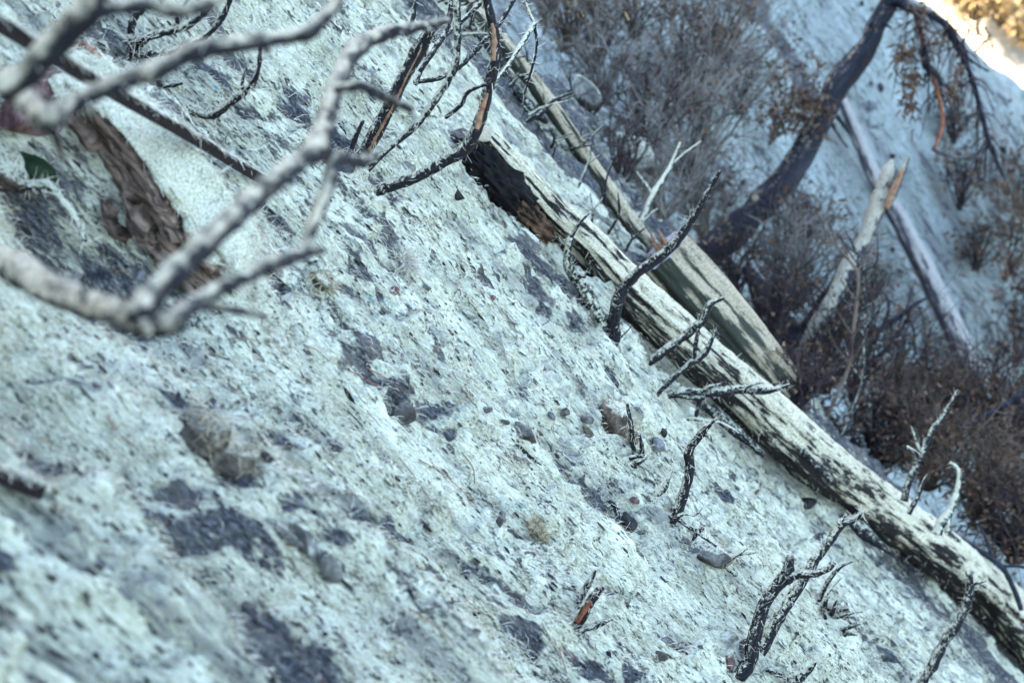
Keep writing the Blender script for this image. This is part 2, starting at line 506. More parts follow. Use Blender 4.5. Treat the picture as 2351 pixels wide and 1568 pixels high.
def mat_slope(name, attr, k=1.0, fine=1.0, dim=(1., 1., 1.)):
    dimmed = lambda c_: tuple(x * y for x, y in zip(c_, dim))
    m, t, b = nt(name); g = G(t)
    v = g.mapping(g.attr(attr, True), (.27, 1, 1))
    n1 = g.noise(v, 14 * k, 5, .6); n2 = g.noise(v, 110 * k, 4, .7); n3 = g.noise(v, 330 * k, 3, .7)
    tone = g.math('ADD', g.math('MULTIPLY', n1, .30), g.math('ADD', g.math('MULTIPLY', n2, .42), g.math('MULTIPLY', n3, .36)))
    straw = g.ramp(tone, [(.40, dimmed(STRAW_A)), (.52, dimmed(STRAW_B)), (.64, dimmed(STRAW_C))])  # wide tone range, its dark end standing in for small shadows
    # long thin-mulch bands down the slope where grey soil shows through
    vb = g.mapping(g.attr(attr, True), (.07, 1, 1))
    band = g.ss(g.math('ADD', g.noise(vb, 13 * k, 5, .7), g.math('MULTIPLY', g.math('SUBTRACT', n2, .5), .35)), .50, .66)
    straw = g.mix(g.math('MULTIPLY', band, .74), straw, (.15, .147, .135))
    # charcoal flecks and grit, plus painted dark gaps for micro-shadow between fibres
    fl = g.noise(v, 60 * k, 4, .75, .3); fl2 = g.noise(v, 150 * k, 3, .7)
    zone = g.noise(v, 5 * k, 3, .6)
    fk = g.math('ADD', fl, g.math('MULTIPLY', g.math('SUBTRACT', zone, .5), .22))
    f1 = g.ss(fk, .575, .64); f2 = g.ss(g.math('ADD', fl2, g.math('MULTIPLY', g.math('SUBTRACT', zone, .5), .2)), .585, .66)
    fleck = g.math('MAXIMUM', f1, g.math('MULTIPLY', f2, .8))
    soilc = g.ramp(g.noise(v, 190 * k, 5, .8), [(.36, SOIL_A), (.52, SOIL_B), (.68, SOIL_C)])
    soilc = g.mix(g.math('MULTIPLY', g.ss(n1, .48, .62), .35), soilc, (.30, .26, .20))
    s = g.attr("soil")
    n0 = g.noise(v, 42 * k, 4, .7)
    sm = g.ss(g.math('ADD', s, g.math('ADD', g.math('MULTIPLY', g.math('SUBTRACT', n2, .5), 1.1), g.math('MULTIPLY', g.math('SUBTRACT', n0, .5), 1.5))), .38, .72)
    col = g.mix(g.math('MULTIPLY', fleck, .9), straw, (.035, .036, .04))
    tl = g.ss(g.math('ADD', g.attr("teal"), g.math('MULTIPLY', g.math('SUBTRACT', n2, .5), 2.6)), .72, .9)
    col = g.mix(g.math('MULTIPLY', tl, .6), col, (.05, .24, .24))
    col = g.mix(sm, col, soilc)
    g.l(col, b.inputs["Base Color"])
    h = g.math('ADD', g.math('MULTIPLY', n2, 1.0), g.math('MULTIPLY', n3, .5))
    h = g.math('SUBTRACT', h, g.math('MULTIPLY', fleck, .5))
    bp = g.bump(h, 1.0 * fine, .010 / k)
    g.l(bp, b.inputs["Normal"])
    return m

UPV = (-.42, -.12, .9)
def mat_char(name, amount=.0, upv=UPV, char=(.009, .009, .010), brown=(.10, .045, .022), brownness=.25, sharp=.22, straw=None, scale=1.0, grain=1.0, stretch=1.0):
    """burnt wood with a crust of sprayed pale fibre on the sides it was sprayed from"""
    m, t, b = nt(name); g = G(t)
    v = g.attr("guv", True)
    vl = g.mapping(v, (.16, 1, 1))
    nA = g.noise(vl, 90 * scale, 5, .7); nB = g.noise(g.mapping(v, (stretch, 1, 1)), 48 * scale, 6, .78); nC = g.noise(v, 260 * scale, 3, .7)
    d = g.dot(g.nrm(), upv)
    f = g.math('ADD', g.math('MULTIPLY', d, .5), g.math('ADD', g.math('MULTIPLY', g.math('SUBTRACT', nB, .5), 2.3), g.math('MULTIPLY', g.math('SUBTRACT', nA, .5), .9 * grain)))
    f = g.ss(g.math('ADD', f, amount), .06, .06 + sharp)
    cc = g.ramp(nA, [(.35, char), (.55, tuple(x * 1.8 for x in char)), (.75, tuple(x * 3 for x in char))])
    cc = g.mix(g.math('MULTIPLY', g.ss(nB, .56, .66), brownness * 2.5), cc, brown)
    st = straw or (STRAW_A, STRAW_B, STRAW_C)
    sc = g.ramp(nC, [(.3, tuple(x * .8 for x in st[0])), (.5, st[1]), (.75, st[2])])
    col = g.mix(f, cc, sc)
    g.l(col, b.inputs["Base Color"])
    h = g.math('ADD', g.math('ADD', g.math('MULTIPLY', nA, 1.2), g.math('MULTIPLY', nC, .6)), g.math('MULTIPLY', f, .5))
    g.l(g.bump(h, .8, .004 / scale), b.inputs["Normal"])
    b.inputs["Roughness"].default_value = .85
    return m

def mat_rock(name, ca, cb, amount=-.1, strata=False, scale=1.0, sharp=.15, upv=(.45, -.05, .9), coat=False):
    m, t, b = nt(name); g = G(t)
    v = g.attr("guv", True)
    vs_ = g.mapping(v, (1, 1, 6)) if strata else v
    n1 = g.noise(vs_, 22 * scale, 6, .65, .6); n2 = g.noise(v, 120 * scale, 4, .7); n3 = g.noise(v, 330 * scale, 3, .7)
    base = g.ramp(n1, [(.38, ca), (.5, tuple((x + y) * .42 for x, y in zip(ca, cb))), (.62, cb)])
    d = g.dot(g.nrm(), upv)
    if coat: d = g.math('SUBTRACT', g.math('MULTIPLY', g.attr('coat'), 1.6), .5)
    f = g.math('ADD', g.math('MULTIPLY', d, .6), g.math('ADD', g.math('MULTIPLY', g.math('SUBTRACT', n2, .5), .9), g.math('MULTIPLY', g.math('SUBTRACT', n1, .5), .6)))
    f = g.ss(g.math('ADD', f, amount), .12, .12 + sharp)
    sc = g.ramp(n3, [(.3, tuple(x * .8 for x in STRAW_A)), (.5, tuple(x * .85 for x in STRAW_B)), (.72, tuple(x * .9 for x in STRAW_C))])
    fk = g.ss(n2, .58, .66)
    sc = g.mix(g.math('MULTIPLY', fk, .8), sc, (.05, .05, .055))
    g.l(g.mix(f, base, sc), b.inputs["Base Color"])
    h = g.math('ADD', g.math('MULTIPLY', n1, 1.2), g.math('ADD', g.math('MULTIPLY', n2, .5), g.math('MULTIPLY', n3, .3)))
    g.l(g.bump(h, .8, .006 / scale), b.inputs["Normal"])
    return m

def mat_plain(name, ca, cb, scale=40, rough=.9, bump=.3):
    m, t, b = nt(name); g = G(t)
    p = g.pos()
    n = g.noise(p, scale, 4, .65)
    g.l(g.ramp(n, [(.32, ca), (.68, cb)]), b.inputs["Base Color"])
    b.inputs["Roughness"].default_value = rough
    if bump: g.l(g.bump(n, bump, .004), b.inputs["Normal"])
    return m

M_SLOPE = mat_slope("mulch_slope", "suv")
M_FAR_SHADED = mat_slope("far_mulch_shaded", "suv", .35, .7, (.42, .48, .58))  # same mulch dimmed and blued: the far side's deeper shade put into colour
M_FIBRE = mat_plain("straw_fibre", (.36, .32, .21), (.86, .81, .64), 260, .95, 0)
M_FIBRE2 = mat_plain("straw_fibre_brown", (.22, .17, .09), (.48, .40, .24), 60, .95, 0)
M_STEM = mat_char("charred_stem", -.22, scale=2.0)
M_STEMPALE = mat_char("pale_coated_stem", .05, scale=2.0)
M_STEMDARK = mat_char("black_stem", -.30, scale=2.2)
M_FORE = mat_char("thick_coated_branch", .03, (-.42, -.26, .87), scale=.6, straw=((.27, .225, .14), (.48, .415, .28), (.66, .59, .43)), sharp=.5)
M_LOG = mat_char("weathered_log", .15, (-.2, -.24, .95), char=(.014, .012, .011), brown=(.12, .06, .03), scale=.62, sharp=.2, grain=1.4, stretch=.14, straw=((.24, .205, .125), (.47, .425, .285), (.70, .645, .47)))
M_LOG2 = mat_char("broken_log", .0, (.6, .0, .8), char=(.03, .032, .022), brown=(.20, .13, .07), brownness=.3, scale=.5, grain=1.5, stretch=.14,
                  straw=((.20, .155, .09), (.35, .285, .175), (.50, .43, .30)))
M_LOG3 = mat_char("far_log", .16, (.5, .1, .85), char=(.03, .03, .035), scale=.4, grain=1.2, stretch=.2,  # dark tone on the left and underside paints its shadow side
                  straw=((.17, .16, .135), (.29, .275, .235), (.40, .385, .33)))
M_TREE = mat_char("leaning_trunk", -.36, (-.95, -.35, .25), char=(.014, .015, .018), scale=.45, straw=((.24, .20, .12), (.40, .34, .22), (.54, .48, .34)), sharp=.3)
M_SNAG = mat_char("mottled_snag", -.03, (-.6, -.5, .6), char=(.02, .02, .024), scale=.35, straw=((.22, .19, .12), (.34, .31, .22), (.44, .41, .31)), sharp=.1)
M_BURNT = mat_plain("burnt_wood", (.006, .006, .009), (.03, .032, .04), 30, .8, .5)
M_WOOD = mat_plain("split_wood", (.13, .065, .035), (.32, .19, .10), 60, .8, .4)
M_REDWOOD = mat_plain("red_inner_bark", (.14, .04, .02), (.32, .13, .06), 60, .7, .4)
M_CUT = mat_plain("sawn_wood", (.16, .145, .145), (.32, .30, .30), 50, .8, .3)
M_ROT = mat_plain("rotten_wood", (.008, .005, .004), (.13, .075, .042), 38, .95, .8)
M_VOID = mat_plain("char_hollow", (.004, .004, .004), (.014, .012, .011), 40, .95, .5)
M_BOULDER = mat_rock("layered_boulder", (.020, .014, .010), (.27, .19, .135), -.1, True, .8, upv=(.45, -.45, .77), coat=True)
M_TANROCK = mat_rock("coated_rock", (.05, .036, .026), (.20, .155, .11), -.30, False, 1.2)
M_CLOD = mat_rock("dark_clod", (.03, .026, .02), (.17, .15, .115), -.34, False, 1.4, .3)
M_GREYROCK = mat_rock("grey_rock", (.05, .045, .038), (.17, .155, .13), -.55, False, 1.5)
M_BLACKROCK = mat_rock("black_rock", (.007, .007, .007), (.045, .042, .04), -.8, False, 2)
M_REDROCK = mat_rock("red_rock", (.07, .035, .03), (.25, .15, .13), -.42, False, 1)
M_PALEROCK = mat_rock("dusted_rock", (.06, .058, .05), (.20, .195, .165), -.28, False, 1.2)
M_BLUEROCK = mat_rock("blue_rock", (.08, .08, .08), (.24, .235, .23), -.75, False, 2)
M_STEEL = mat_plain("rusted_steel", (.005, .004, .004), (.020, .014, .012), 60, .95, .4)
M_NEEDLE = mat_plain("pine_needle", (.12, .045, .025), (.34, .16, .09), 50, .6, 0)
M_TWIG_GREY = mat_plain("grey_twigs", (.06, .055, .048), (.25, .22, .18), 6, .9, 0)
M_TWIG_BROWN = mat_plain("brown_twigs", (.038, .028, .021), (.16, .118, .082), 5, .9, 0)
M_TWIG_DARK = mat_plain("dark_twigs", (.012, .011, .012), (.07, .05, .045), 6, .9, 0)
M_LEAF = mat_plain("dead_leaf", (.045, .026, .016), (.15, .09, .05), 9, .8, 0)
M_GOLD = mat_plain("dry_gold_leaf", (.20, .13, .05), (.50, .36, .16), 5, .9, 0)
M_GREEN = mat_plain("green_blade", (.06, .14, .03), (.14, .26, .06), 60, .7, 0)
M_MOSS = mat_plain("dark_moss", (.006, .014, .007), (.026, .045, .016), 60, .95, .8)
M_HILL = mat_plain("sunlit_ground", (.32, .28, .21), (.52, .48, .38), 1.2, .95, .2)
M_TEAL = mat_plain("dyed_fibre", (.03, .26, .28), (.10, .46, .46), 80, .9, 0)

# ------------------------------------------------------------------ near slope mesh
def axis(segs):
    out = []
    for a, b, s in segs:
        n = max(1, int(round((b - a) / s))); out.append(np.linspace(a, b, n, endpoint=False))
    out.append(np.array([segs[-1][1]]))
    return np.concatenate(out)
def geo(a, b, n, p=2.2):
    t = np.linspace(0, 1, n) ** p; return a + (b - a) * t
us = np.concatenate([geo(-1.9, -70, 44)[::-1][:-1], axis([(-1.9, -.7, .013), (-.7, 3.3, .0068), (3.3, 5.4, .012)]), geo(5.4, 26, 26)[1:]])
ys = np.concatenate([geo(1.25, -45, 36)[::-1][:-1], axis([(1.25, 2.2, .0055), (2.2, 4.6, .0066), (4.6, 7.0, .011), (7.0, 9.0, .04)]), geo(9.0, 13, 8)[1:]])
U, Y = np.meshgrid(us, ys, indexing='ij')
W, S_, TL = near_fields(U.ravel(), Y.ravel())
Uf, Yf = U.ravel(), Y.ravel()
V = (-D0 + W)[:, None] * NN + Uf[:, None] * FF
V[:, 1] += Yf
nu, ny = len(us), len(ys)
i = np.arange(nu - 1)[:, None]; j = np.arange(ny - 1)[None]
F = np.stack([i * ny + j, (i + 1) * ny + j, (i + 1) * ny + j + 1, i * ny + j + 1], -1).reshape(-1, 4)
me = new_mesh("hillside", V, [F], M_SLOPE, {"soil": S_, "teal": TL, "suv": np.stack([Uf, Yf, W], -1)})
tag(link("hillside", me), "steep burned slope under pale sprayed straw mulch", kind="structure")

# far slope
as_ = np.concatenate([geo(-7, -60, 22)[::-1][:-1], axis([(-7, 6, .045)]), geo(6, 16, 10)[1:]])
bs_ = np.concatenate([geo(5, -14, 16)[::-1][:-1], axis([(5, 15, .045)]), geo(15, 20, 8)[1:]])
A, B = np.meshgrid(as_, bs_, indexing='ij'); A = A.ravel(); B = B.ravel()
W, S_ = far_fields(A, B)
V = (-KB + W)[:, None] * NB + A[:, None] * FB + B[:, None] * HB
na, nb = len(as_), len(bs_)
i = np.arange(na - 1)[:, None]; j = np.arange(nb - 1)[None]
F = np.stack([i * nb + j, (i + 1) * nb + j, (i + 1) * nb + j + 1, i * nb + j + 1], -1).reshape(-1, 4)
me = new_mesh("far_slope", V, [F], M_FAR_SHADED, {"soil": S_, "teal": np.zeros(len(A)), "suv": np.stack([A, B, W], -1)})
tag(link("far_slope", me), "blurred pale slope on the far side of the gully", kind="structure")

# sunlit hillside behind the far slope
NH = np.array([-.5, -.5, .707]); NH /= np.linalg.norm(NH)
FH = np.array([-.5, -.5, -.707]); HH = np.array([.707, -.707, 0])
CH = at(2330, 30, 26)
a1 = np.linspace(-14, 12, 120); b1 = np.linspace(-16, 16, 130)
A, B = np.meshgrid(a1, b1, indexing='ij'); A = A.ravel(); B = B.ravel()
W = fbm2(A * .5, B * .5, 4, 300) * 1.0
V = CH + W[:, None] * NH + A[:, None] * FH + B[:, None] * HH
i = np.arange(119)[:, None]; j = np.arange(129)[None]
F = np.stack([i * 130 + j, (i + 1) * 130 + j, (i + 1) * 130 + j + 1, i * 130 + j + 1], -1).reshape(-1, 4)
me = new_mesh("sunlit_hillside", V, [F], M_HILL)
tag(link("sunlit_hillside", me), "sunlit hillside beyond the far slope", kind="structure")

# ------------------------------------------------------------------ stems, branches
def limb(px, w, t0, t1=None, n=None, sides=10, seed=0, rough=.10, sink=None, grain=.12, base=None):
    """points on the survey grid, widths in grid units, distances along the limb"""
    m = len(px)
    ts = np.asarray(t0, dtype=float) if np.ndim(t0) else np.linspace(t0, t0 if t1 is None else t1, m)
    P = np.array([at(x, y, t) for (x, y), t in zip(px, ts)])
    ws = np.interp(np.linspace(0, 1, m), np.linspace(0, 1, len(w)), w) if np.ndim(w) else np.full(m, w)
    R = ws * .5 * VS * ts * 1.12
    if sink:
        d = P[0] - P[1]; d /= np.linalg.norm(d)
        d = d * .4 - NN * .6
        P = np.vstack([P[0] + d * sink, P]); R = np.concatenate([[R[0] * 1.1], R])
    L = np.linalg.norm(np.diff(P, axis=0), axis=1).sum()
    n = n or int(np.clip(L / (np.mean(R) * .55), 8, 160))
    pts = catmull(P, n)
    s = np.linspace(0, 1, n)
    rad = np.interp(s, np.linspace(0, 1, len(R)), R)
    # crooked growth and knots
    k = np.arange(n) * .23
    amp = rad * .35
    jit = np.stack([fbm2(k, np.full(n, seed + q * 7.3), 3, 400 + seed) for q in range(3)], -1)
    pts = pts + jit * amp[:, None] * np.minimum(1, np.minimum(s, 1 - s) * 8 + .05)[:, None]
    rad = rad * (1 + fbm2(k * 1.7, np.full(n, seed * 1.9), 2, 450 + seed) * .5)
    return pts, rad, tube(pts, rad, sides, rough, seed, grain)

def fuzz_on(pts, rad, count, length, width):
    n = len(pts); T, N, B = frames(pts)
    i = rng.integers(0, n, count); th = rng.random(count) * 6.283
    nr = np.cos(th)[:, None] * N[i] + np.sin(th)[:, None] * B[i]
    keep = rng.random(count) < .35 + .65 * np.clip(nr @ np.array(UPV), 0, 1)
    i = i[keep]; nr = nr[keep]; k = len(i)
    p = pts[i] + nr * rad[i][:, None] * .95
    d = nr * .25 + T[i] * rng.normal(size=(k, 1)) * .7 + rng.normal(size=(k, 3)) * .5 + np.array([0, 0, -.15])
    d /= np.linalg.norm(d, axis=1)[:, None]
    return ribbons(p, d, length * (.4 + rng.random(k)), width)

SEED = [0]
def plant(name, label, cat, limbs, mat=None, group=None, depth=None, fuzz=0, base=None, first="stem", fuzz_len=.022, fuzz_w=.0011):
    """limbs: (points, widths, (dt0, dt1)[, material][, part name])"""
    t = depth
    if t is None:
        t, _ = ground(*(base or limbs[0][0][0]))
    root_p = at(*limbs[0][0][0], t + limbs[0][2][0])
    root = thing(name, label, cat, root_p, group)
    FV = []; FFc = []; o = 0
    for q, lb in enumerate(limbs):
        SEED[0] += 1
        px, w, dt = lb[0], lb[1], lb[2]
        mt = lb[3] if len(lb) > 3 and lb[3] else (mat or M_STEM)
        nm = lb[4] if len(lb) > 4 else (first if q == 0 else "branch")
        pts, rad, (v, f, c, guv) = limb(px, w, t + dt[0], t + dt[1], seed=SEED[0] % 97, sink=(.05 if q == 0 and depth is None else None), sides=16 if mat is M_FORE else 10, rough=.2 if mat is M_FORE else .12, grain=.22)
        link(nm, new_mesh(nm, v - root_p, [f, c], mt, {"guv": guv + SEED[0] * 1.3}), root)
        if fuzz:
            L = np.linalg.norm(np.diff(pts, axis=0), axis=1).sum()
            fv, ff = fuzz_on(pts, rad, int(fuzz * L * (1 + np.mean(rad) * 60)), fuzz_len, fuzz_w)
            FV.append(fv); FFc.append(ff + o); o += len(fv)
    if FV:
        tag(link("straw_fuzz", new_mesh("straw_fuzz", np.vstack(FV) - root_p, [np.vstack(FFc)], M_FIBRE), root), kind="stuff")
    return root

# --- the two blurred branches in the foreground (they root uphill, outside the picture)
plant("foreground_branch", "thick blurred fibre-coated branch forking across the upper left corner", "branch", [
    ([(-520, 330), (-330, 190), (-150, 150), (0, 187), (60, 230), (117, 283)], (70, 60, 52, 48, 46, 44), (.75, 0), None, "main_limb"),
    ([(10, 196), (55, 176), (92, 138), (135, 90), (175, 50), (205, 18), (217, -25)], (56, 58, 58, 60, 60, 52), (.0, -.05)),
    ([(180, 46), (217, 30), (270, 20), (335, 13), (400, 24), (460, 17), (500, -8), (540, -70)], (44, 34, 30, 28, 30, 32, 26), (-.03, .05)),
    ([(112, 283), (150, 253), (217, 213), (283, 187), (367, 157), (433, 123), (500, 107), (600, 95), (700, 78), (735, 50), (778, -2), (810, -60)],
     (44, 40, 38, 36, 40, 40, 36, 34, 30, 28, 24), (0, .25)),
    ([(119, 285), (130, 320), (147, 372)], (22, 18, 12), (0, .05)),
    ([(433, 122), (430, 104), (434, 92)], (20, 14, 9), (.1, .1), None, "spur"), ([(598, 96), (610, 112), (616, 124)], (18, 12, 8), (.17, .17), None, "spur"),
    ([(283, 187), (290, 206), (288, 216)], (18, 13, 8), (.06, .06), None, "spur"), ([(133, 92), (118, 80), (112, 66)], (26, 18, 10), (0, 0), None, "spur"),
], M_FORE, depth=1.6, fuzz=250, fuzz_len=.012)
plant("foreground_branch", "long blurred fibre-coated branch rising from the left edge toward the burnt stems", "branch", [
    ([(-520, 640), (-300, 560), (-120, 555), (0, 597), (100, 652), (200, 700), (280, 726), (345, 742), (400, 748)], (80, 78, 74, 70, 66, 64, 62, 58, 44), (.55, 0), None, "main_limb"),
    ([(318, 725), (360, 668), (430, 598), (500, 533), (560, 480), (620, 425), (680, 378), (735, 340)], (58, 54, 52, 50, 50, 46, 48, 56), (0, .35)),
    ([(715, 352), (745, 290), (762, 230), (785, 165), (815, 115), (880, 78), (950, 64), (1030, 47)], (52, 40, 36, 38, 40, 32, 24, 12), (.35, .9)),
    ([(772, 205), (830, 200), (880, 222), (942, 252)], (18, 20, 20, 16), (.4, .55)),
    ([(735, 342), (770, 362), (820, 372), (858, 360)], (40, 32, 26, 22), (.35, .5)),
    ([(770, 362), (752, 430), (722, 510), (695, 580)], (34, 30, 28, 26), (.38, .3)),
    ([(395, 746), (440, 702), (520, 655), (600, 620), (660, 595), (705, 580), (745, 574)], (46, 36, 32, 34, 32, 24, 12), (0, .3)),
    ([(440, 704), (500, 708), (560, 716), (612, 728)], (22, 18, 16, 12), (.06, .2)),
    ([(330, 738), (345, 770)], (40, 20), (0, 0), None, "knot"), ([(398, 744), (408, 762)], (44, 24), (0, 0), None, "knot"),
    ([(560, 480), (545, 462), (542, 446)], (24, 16, 9), (.2, .2), None, "spur"), ([(190, 697), (184, 672), (190, 656)], (26, 17, 10), (.1, .1), None, "spur"),
    ([(655, 397), (668, 412), (668, 424)], (24, 16, 9), (.28, .28), None, "spur"), ([(520, 655), (516, 638), (522, 628)], (18, 12, 7), (.12, .12), None, "spur"), ([(748, 292), (735, 278), (733, 264)], (20, 14, 8), (.45, .45), None, "spur"),
], M_FORE, depth=1.55, fuzz=250, fuzz_len=.012)

# --- steel bar on the boulder
def bar(name, label, pa, pb, ta, tb, wv, hv, mat):
    A_ = at(*pa, ta); B_ = at(*pb, tb)
    d = B_ - A_; L = np.linalg.norm(d); d /= L
    side = np.cross(d, -ray(*pb) / np.linalg.norm(ray(*pb))); side /= np.linalg.norm(side)
    if side[2] < 0: side = -side
    out = np.cross(side, d)
    if out[1] > 0: out = -out
    root = thing(name, label, "steel bar", A_)
    n = 60
    def strip(o0, o1, s0, s1, nm, m):
        prof = [(o0, s0), (o1, s0), (o1, s1), (o0, s1)]
        V = []
        for k in range(n):
            s = L * k / (n - 1)
            for (a, b) in prof:
                V.append(d * s + out * (a + .0015 * math.sin(s * 5)) + side * (b + .001 * math.sin(s * 7 + 1)))
        V = np.array(V); V += rng.normal(size=V.shape) * .0002
        F = []
        for k in range(n - 1):
            for q in range(4):
                F.append((k * 4 + q, k * 4 + (q + 1) % 4, (k + 1) * 4 + (q + 1) % 4, (k + 1) * 4 + q))
        F += [(3, 2, 1, 0), tuple((n - 1) * 4 + q for q in range(4))]
        link(nm, new_mesh(nm, V, [np.array(F)], m, smooth=False), root)
    strip(0, .004, 0, hv, "face_flange", mat)
    strip(-wv, -.0002, hv - .004, hv + .0015, "top_flange", mat)
    # dust of fibre on the upper flange
    k = 900
    s = rng.random(k) * L
    p = d * s[:, None] + out * (-(rng.random((k, 1))) * wv * .9 + .003) + side * (hv + .003)
    dr = d * rng.normal(size=(k, 1)) + out * rng.normal(size=(k, 1)) * .8 - side * .1; dr /= np.linalg.norm(dr, axis=1)[:, None]
    v, f = ribbons(p, dr, .012 + .02 * rng.random(k), .0012)
    tag(link("straw_fuzz", new_mesh("straw_fuzz", v, [f], M_FIBRE), root), kind="stuff")
    return root
tb_, _ = ground(600, 420)
bar("angle_bar", "long rusty dark steel angle bar lying across the big boulder", (-140, 2), (600, 424), 1.9, tb_ - .03, .026, .019, M_STEEL)
ta_, _ = ground(85, 1150)
bar("angle_bar", "blurred end of a brown steel bar at the left edge of the lower slope", (-150, 1060), (86, 1147), ta_ - .22, ta_ - .01, .022, .021, M_STEEL)

# --- twigs at the top left
plant("burnt_twig", "crooked black twig with three prongs behind the upper left branch", "twig", [
    ([(303, 132), (350, 125), (400, 117), (467, 87), (507, 47), (523, 13), (533, -12)], (16, 13, 12, 12, 10), (0, -.1)),
    ([(303, 130), (318, 108), (337, 94)], (18, 16, 10), (0, -.05)),
    ([(298, 82), (308, 92), (350, 83), (393, 72), (433, 60), (473, 27), (495, -4)], (16, 16, 15, 15, 13, 11), (-.05, -.2)),
    ([(298, 84), (302, 62), (313, 37), (328, 25)], (18, 17, 16, 12), (-.05, -.1)),
    ([(400, 68), (413, 37), (430, -2)], (12, 10, 9), (-.12, -.16)),
    ([(304, 95), (306, 130)], (16, 16), (-.05, 0)),
], M_STEM, fuzz=700)
plant("burnt_twig", "upcurved burnt twig with a short side prong right of the steel bar", "twig", [
    ([(430, 252), (450, 260), (490, 267), (527, 240), (567, 207), (587, 180), (597, 133), (597, 73)], (17, 16, 15, 14, 14, 12, 9, 6), (0, -.25)),
    ([(557, 205), (557, 183), (567, 158)], (8, 7, 4), (-.17, -.2)),
], M_STEM, fuzz=700, base=(430, 252))
plant("burnt_twig", "short curled black twig lying under the upper left branch", "twig", [
    ([(355, 185), (377, 197), (400, 196), (418, 191)], (9, 10, 9, 6), (0, -.03))], M_STEM, fuzz=500)

# --- burnt shrub rising to the top edge
plant("burnt_shrub", "burnt shrub of arching black stems left of the main log's hollow end", "shrub", [
    ([(834, 352), (860, 307), (894, 247), (927, 177), (964, 110), (984, 77), (1010, 52)], (30, 31, 29, 28, 28, 24, 16), (0, -.15), M_STEMDARK),
    ([(840, 392), (884, 347), (934, 307), (970, 270), (1000, 230), (1027, 190), (1047, 143), (1050, 67), (1048, -20)], (16, 16, 15, 15, 15, 15, 16, 16), (0, -.2), M_STEMPALE),
    ([(850, 446), (900, 425), (957, 407), (1017, 373), (1067, 343), (1094, 300), (1110, 250), (1124, 193), (1137, 143), (1137, 93), (1127, 40), (1114, -20)],
     (26, 24, 24, 24, 26, 26, 22, 23, 22, 20, 19), (-.02, -.3), M_STEM),
    ([(950, 190), (1017, 177), (1067, 143), (1110, 97), (1144, 60), (1185, -8)], (10, 11, 11, 9, 9), (.2, .3), M_STEMDARK),
    ([(1024, 270), (1060, 240), (1074, 213), (1117, 193)], (8, 9, 8, 7), (-.1, -.25), M_STEMDARK),
    ([(945, 60), (950, 30), (957, -10)], (11, 10, 9), (-.05, -.05), M_STEMDARK),
    ([(964, 165), (1000, 110), (1026, 67), (1040, -10)], (10, 12, 13, 12), (.1, .15), M_STEMDARK),
    ([(955, 195), (972, 150), (982, 100), (1010, 90), (1060, 50), (1106, 5)], (7, 7, 8, 9, 10, 9), (.15, .3), M_STEMDARK),
    ([(1095, 260), (1130, 200), (1170, 145), (1200, 97), (1228, 55)], (4, 6, 8, 10, 11), (.1, .2), M_STEMPALE),
    ([(1228, 60), (1231, 117), (1204, 217)], (7, 6, 4), (.2, .25), M_STEMDARK),
    ([(1228, 56), (1215, 28), (1204, -5)], (8, 6, 5), (.2, .2), M_STEMPALE),
], M_STEM, fuzz=420, base=(845, 425))
# exposed reddish wood along two of its stems
def wood_strip(parent, px, w, t0, t1, seed, k=0):
    pts, rad, (v, f, c, guv) = limb(px, w, t0, t1, seed=seed, sides=8, rough=.35, grain=.5)
    link("exposed_wood", new_mesh("exposed_wood", v - np.array(parent.location), [f, c], M_WOOD, {"guv": guv}), [o for o in COL.objects if o.parent == parent][k])
shrub = [o for o in COL.objects if o.name.startswith("burnt_shrub")][-1]
t_, _ = ground(845, 425)
wood_strip(shrub, [(847, 345), (872, 300), (905, 240), (935, 175), (968, 112)], (5, 6, 5, 4, 2), t_ - .045, t_ - .16, 3)
wood_strip(shrub, [(1094, 297), (1107, 252), (1118, 215)], (11, 12, 6), t_ - .29, t_ - .30, 4, 2)
wood_strip(shrub, [(1133, 140), (1135, 95), (1130, 55)], (10, 12, 6), t_ - .33, t_ - .34, 5, 2)
plant("burnt_stub", "short thin charred stub left of the arching shrub", "stub", [
    ([(800, 356), (815, 320), (834, 277)], (12, 11, 7), (0, -.05))], M_STEMDARK, fuzz=300)
plant("burnt_root", "charred black root lying on the bare rill above the main log", "root", [
    ([(1084, 67), (1137, 133), (1170, 185), (1200, 227), (1228, 258), (1257, 283)], (10, 16, 16, 18, 26, 8), (-.05, -.05)),
    ([(1157, 313), (1184, 300), (1207, 280), (1244, 260), (1267, 233), (1317, 213)], (7, 9, 11, 11, 9, 6), (-.1, -.05)),
], M_STEMDARK, base=(1200, 240))

# --- main log
LOGP = [(1096, 318), (1125, 352), (1180, 410), (1252, 490), (1332, 563), (1415, 655), (1532, 757), (1666, 871), (1789, 982), (1885, 1068), (1975, 1134), (2099, 1230), (2199, 1313), (2316, 1417), (2470, 1555)]
LOGW = [1.08 * q for q in [74, 84, 92, 96, 100, 106, 106, 104, 108, 110, 108, 110, 114, 118, 122]]
lt = []
for (x, y), w in zip(LOGP, LOGW):
    # rests on the slope: distance of the ground just below it, less part of its thickness
    tg, _ = ground(x - .36 * w, y + .40 * w)
    lt.append(tg)
lt = np.array(lt); kx = np.arange(len(lt)); lt = np.polyval(np.polyfit(kx, lt, 2), kx) - .03
P = np.array([at(x, y, t) for (x, y), t in zip(LOGP, lt)])
Rl = np.array(LOGW) * .5 * VS * lt
nL = 520
pts = catmull(P, nL); rad = np.interp(np.linspace(0, 1, nL), np.linspace(0, 1, len(Rl)), Rl)
LOG_T, LOG_N, LOG_B = frames(pts)
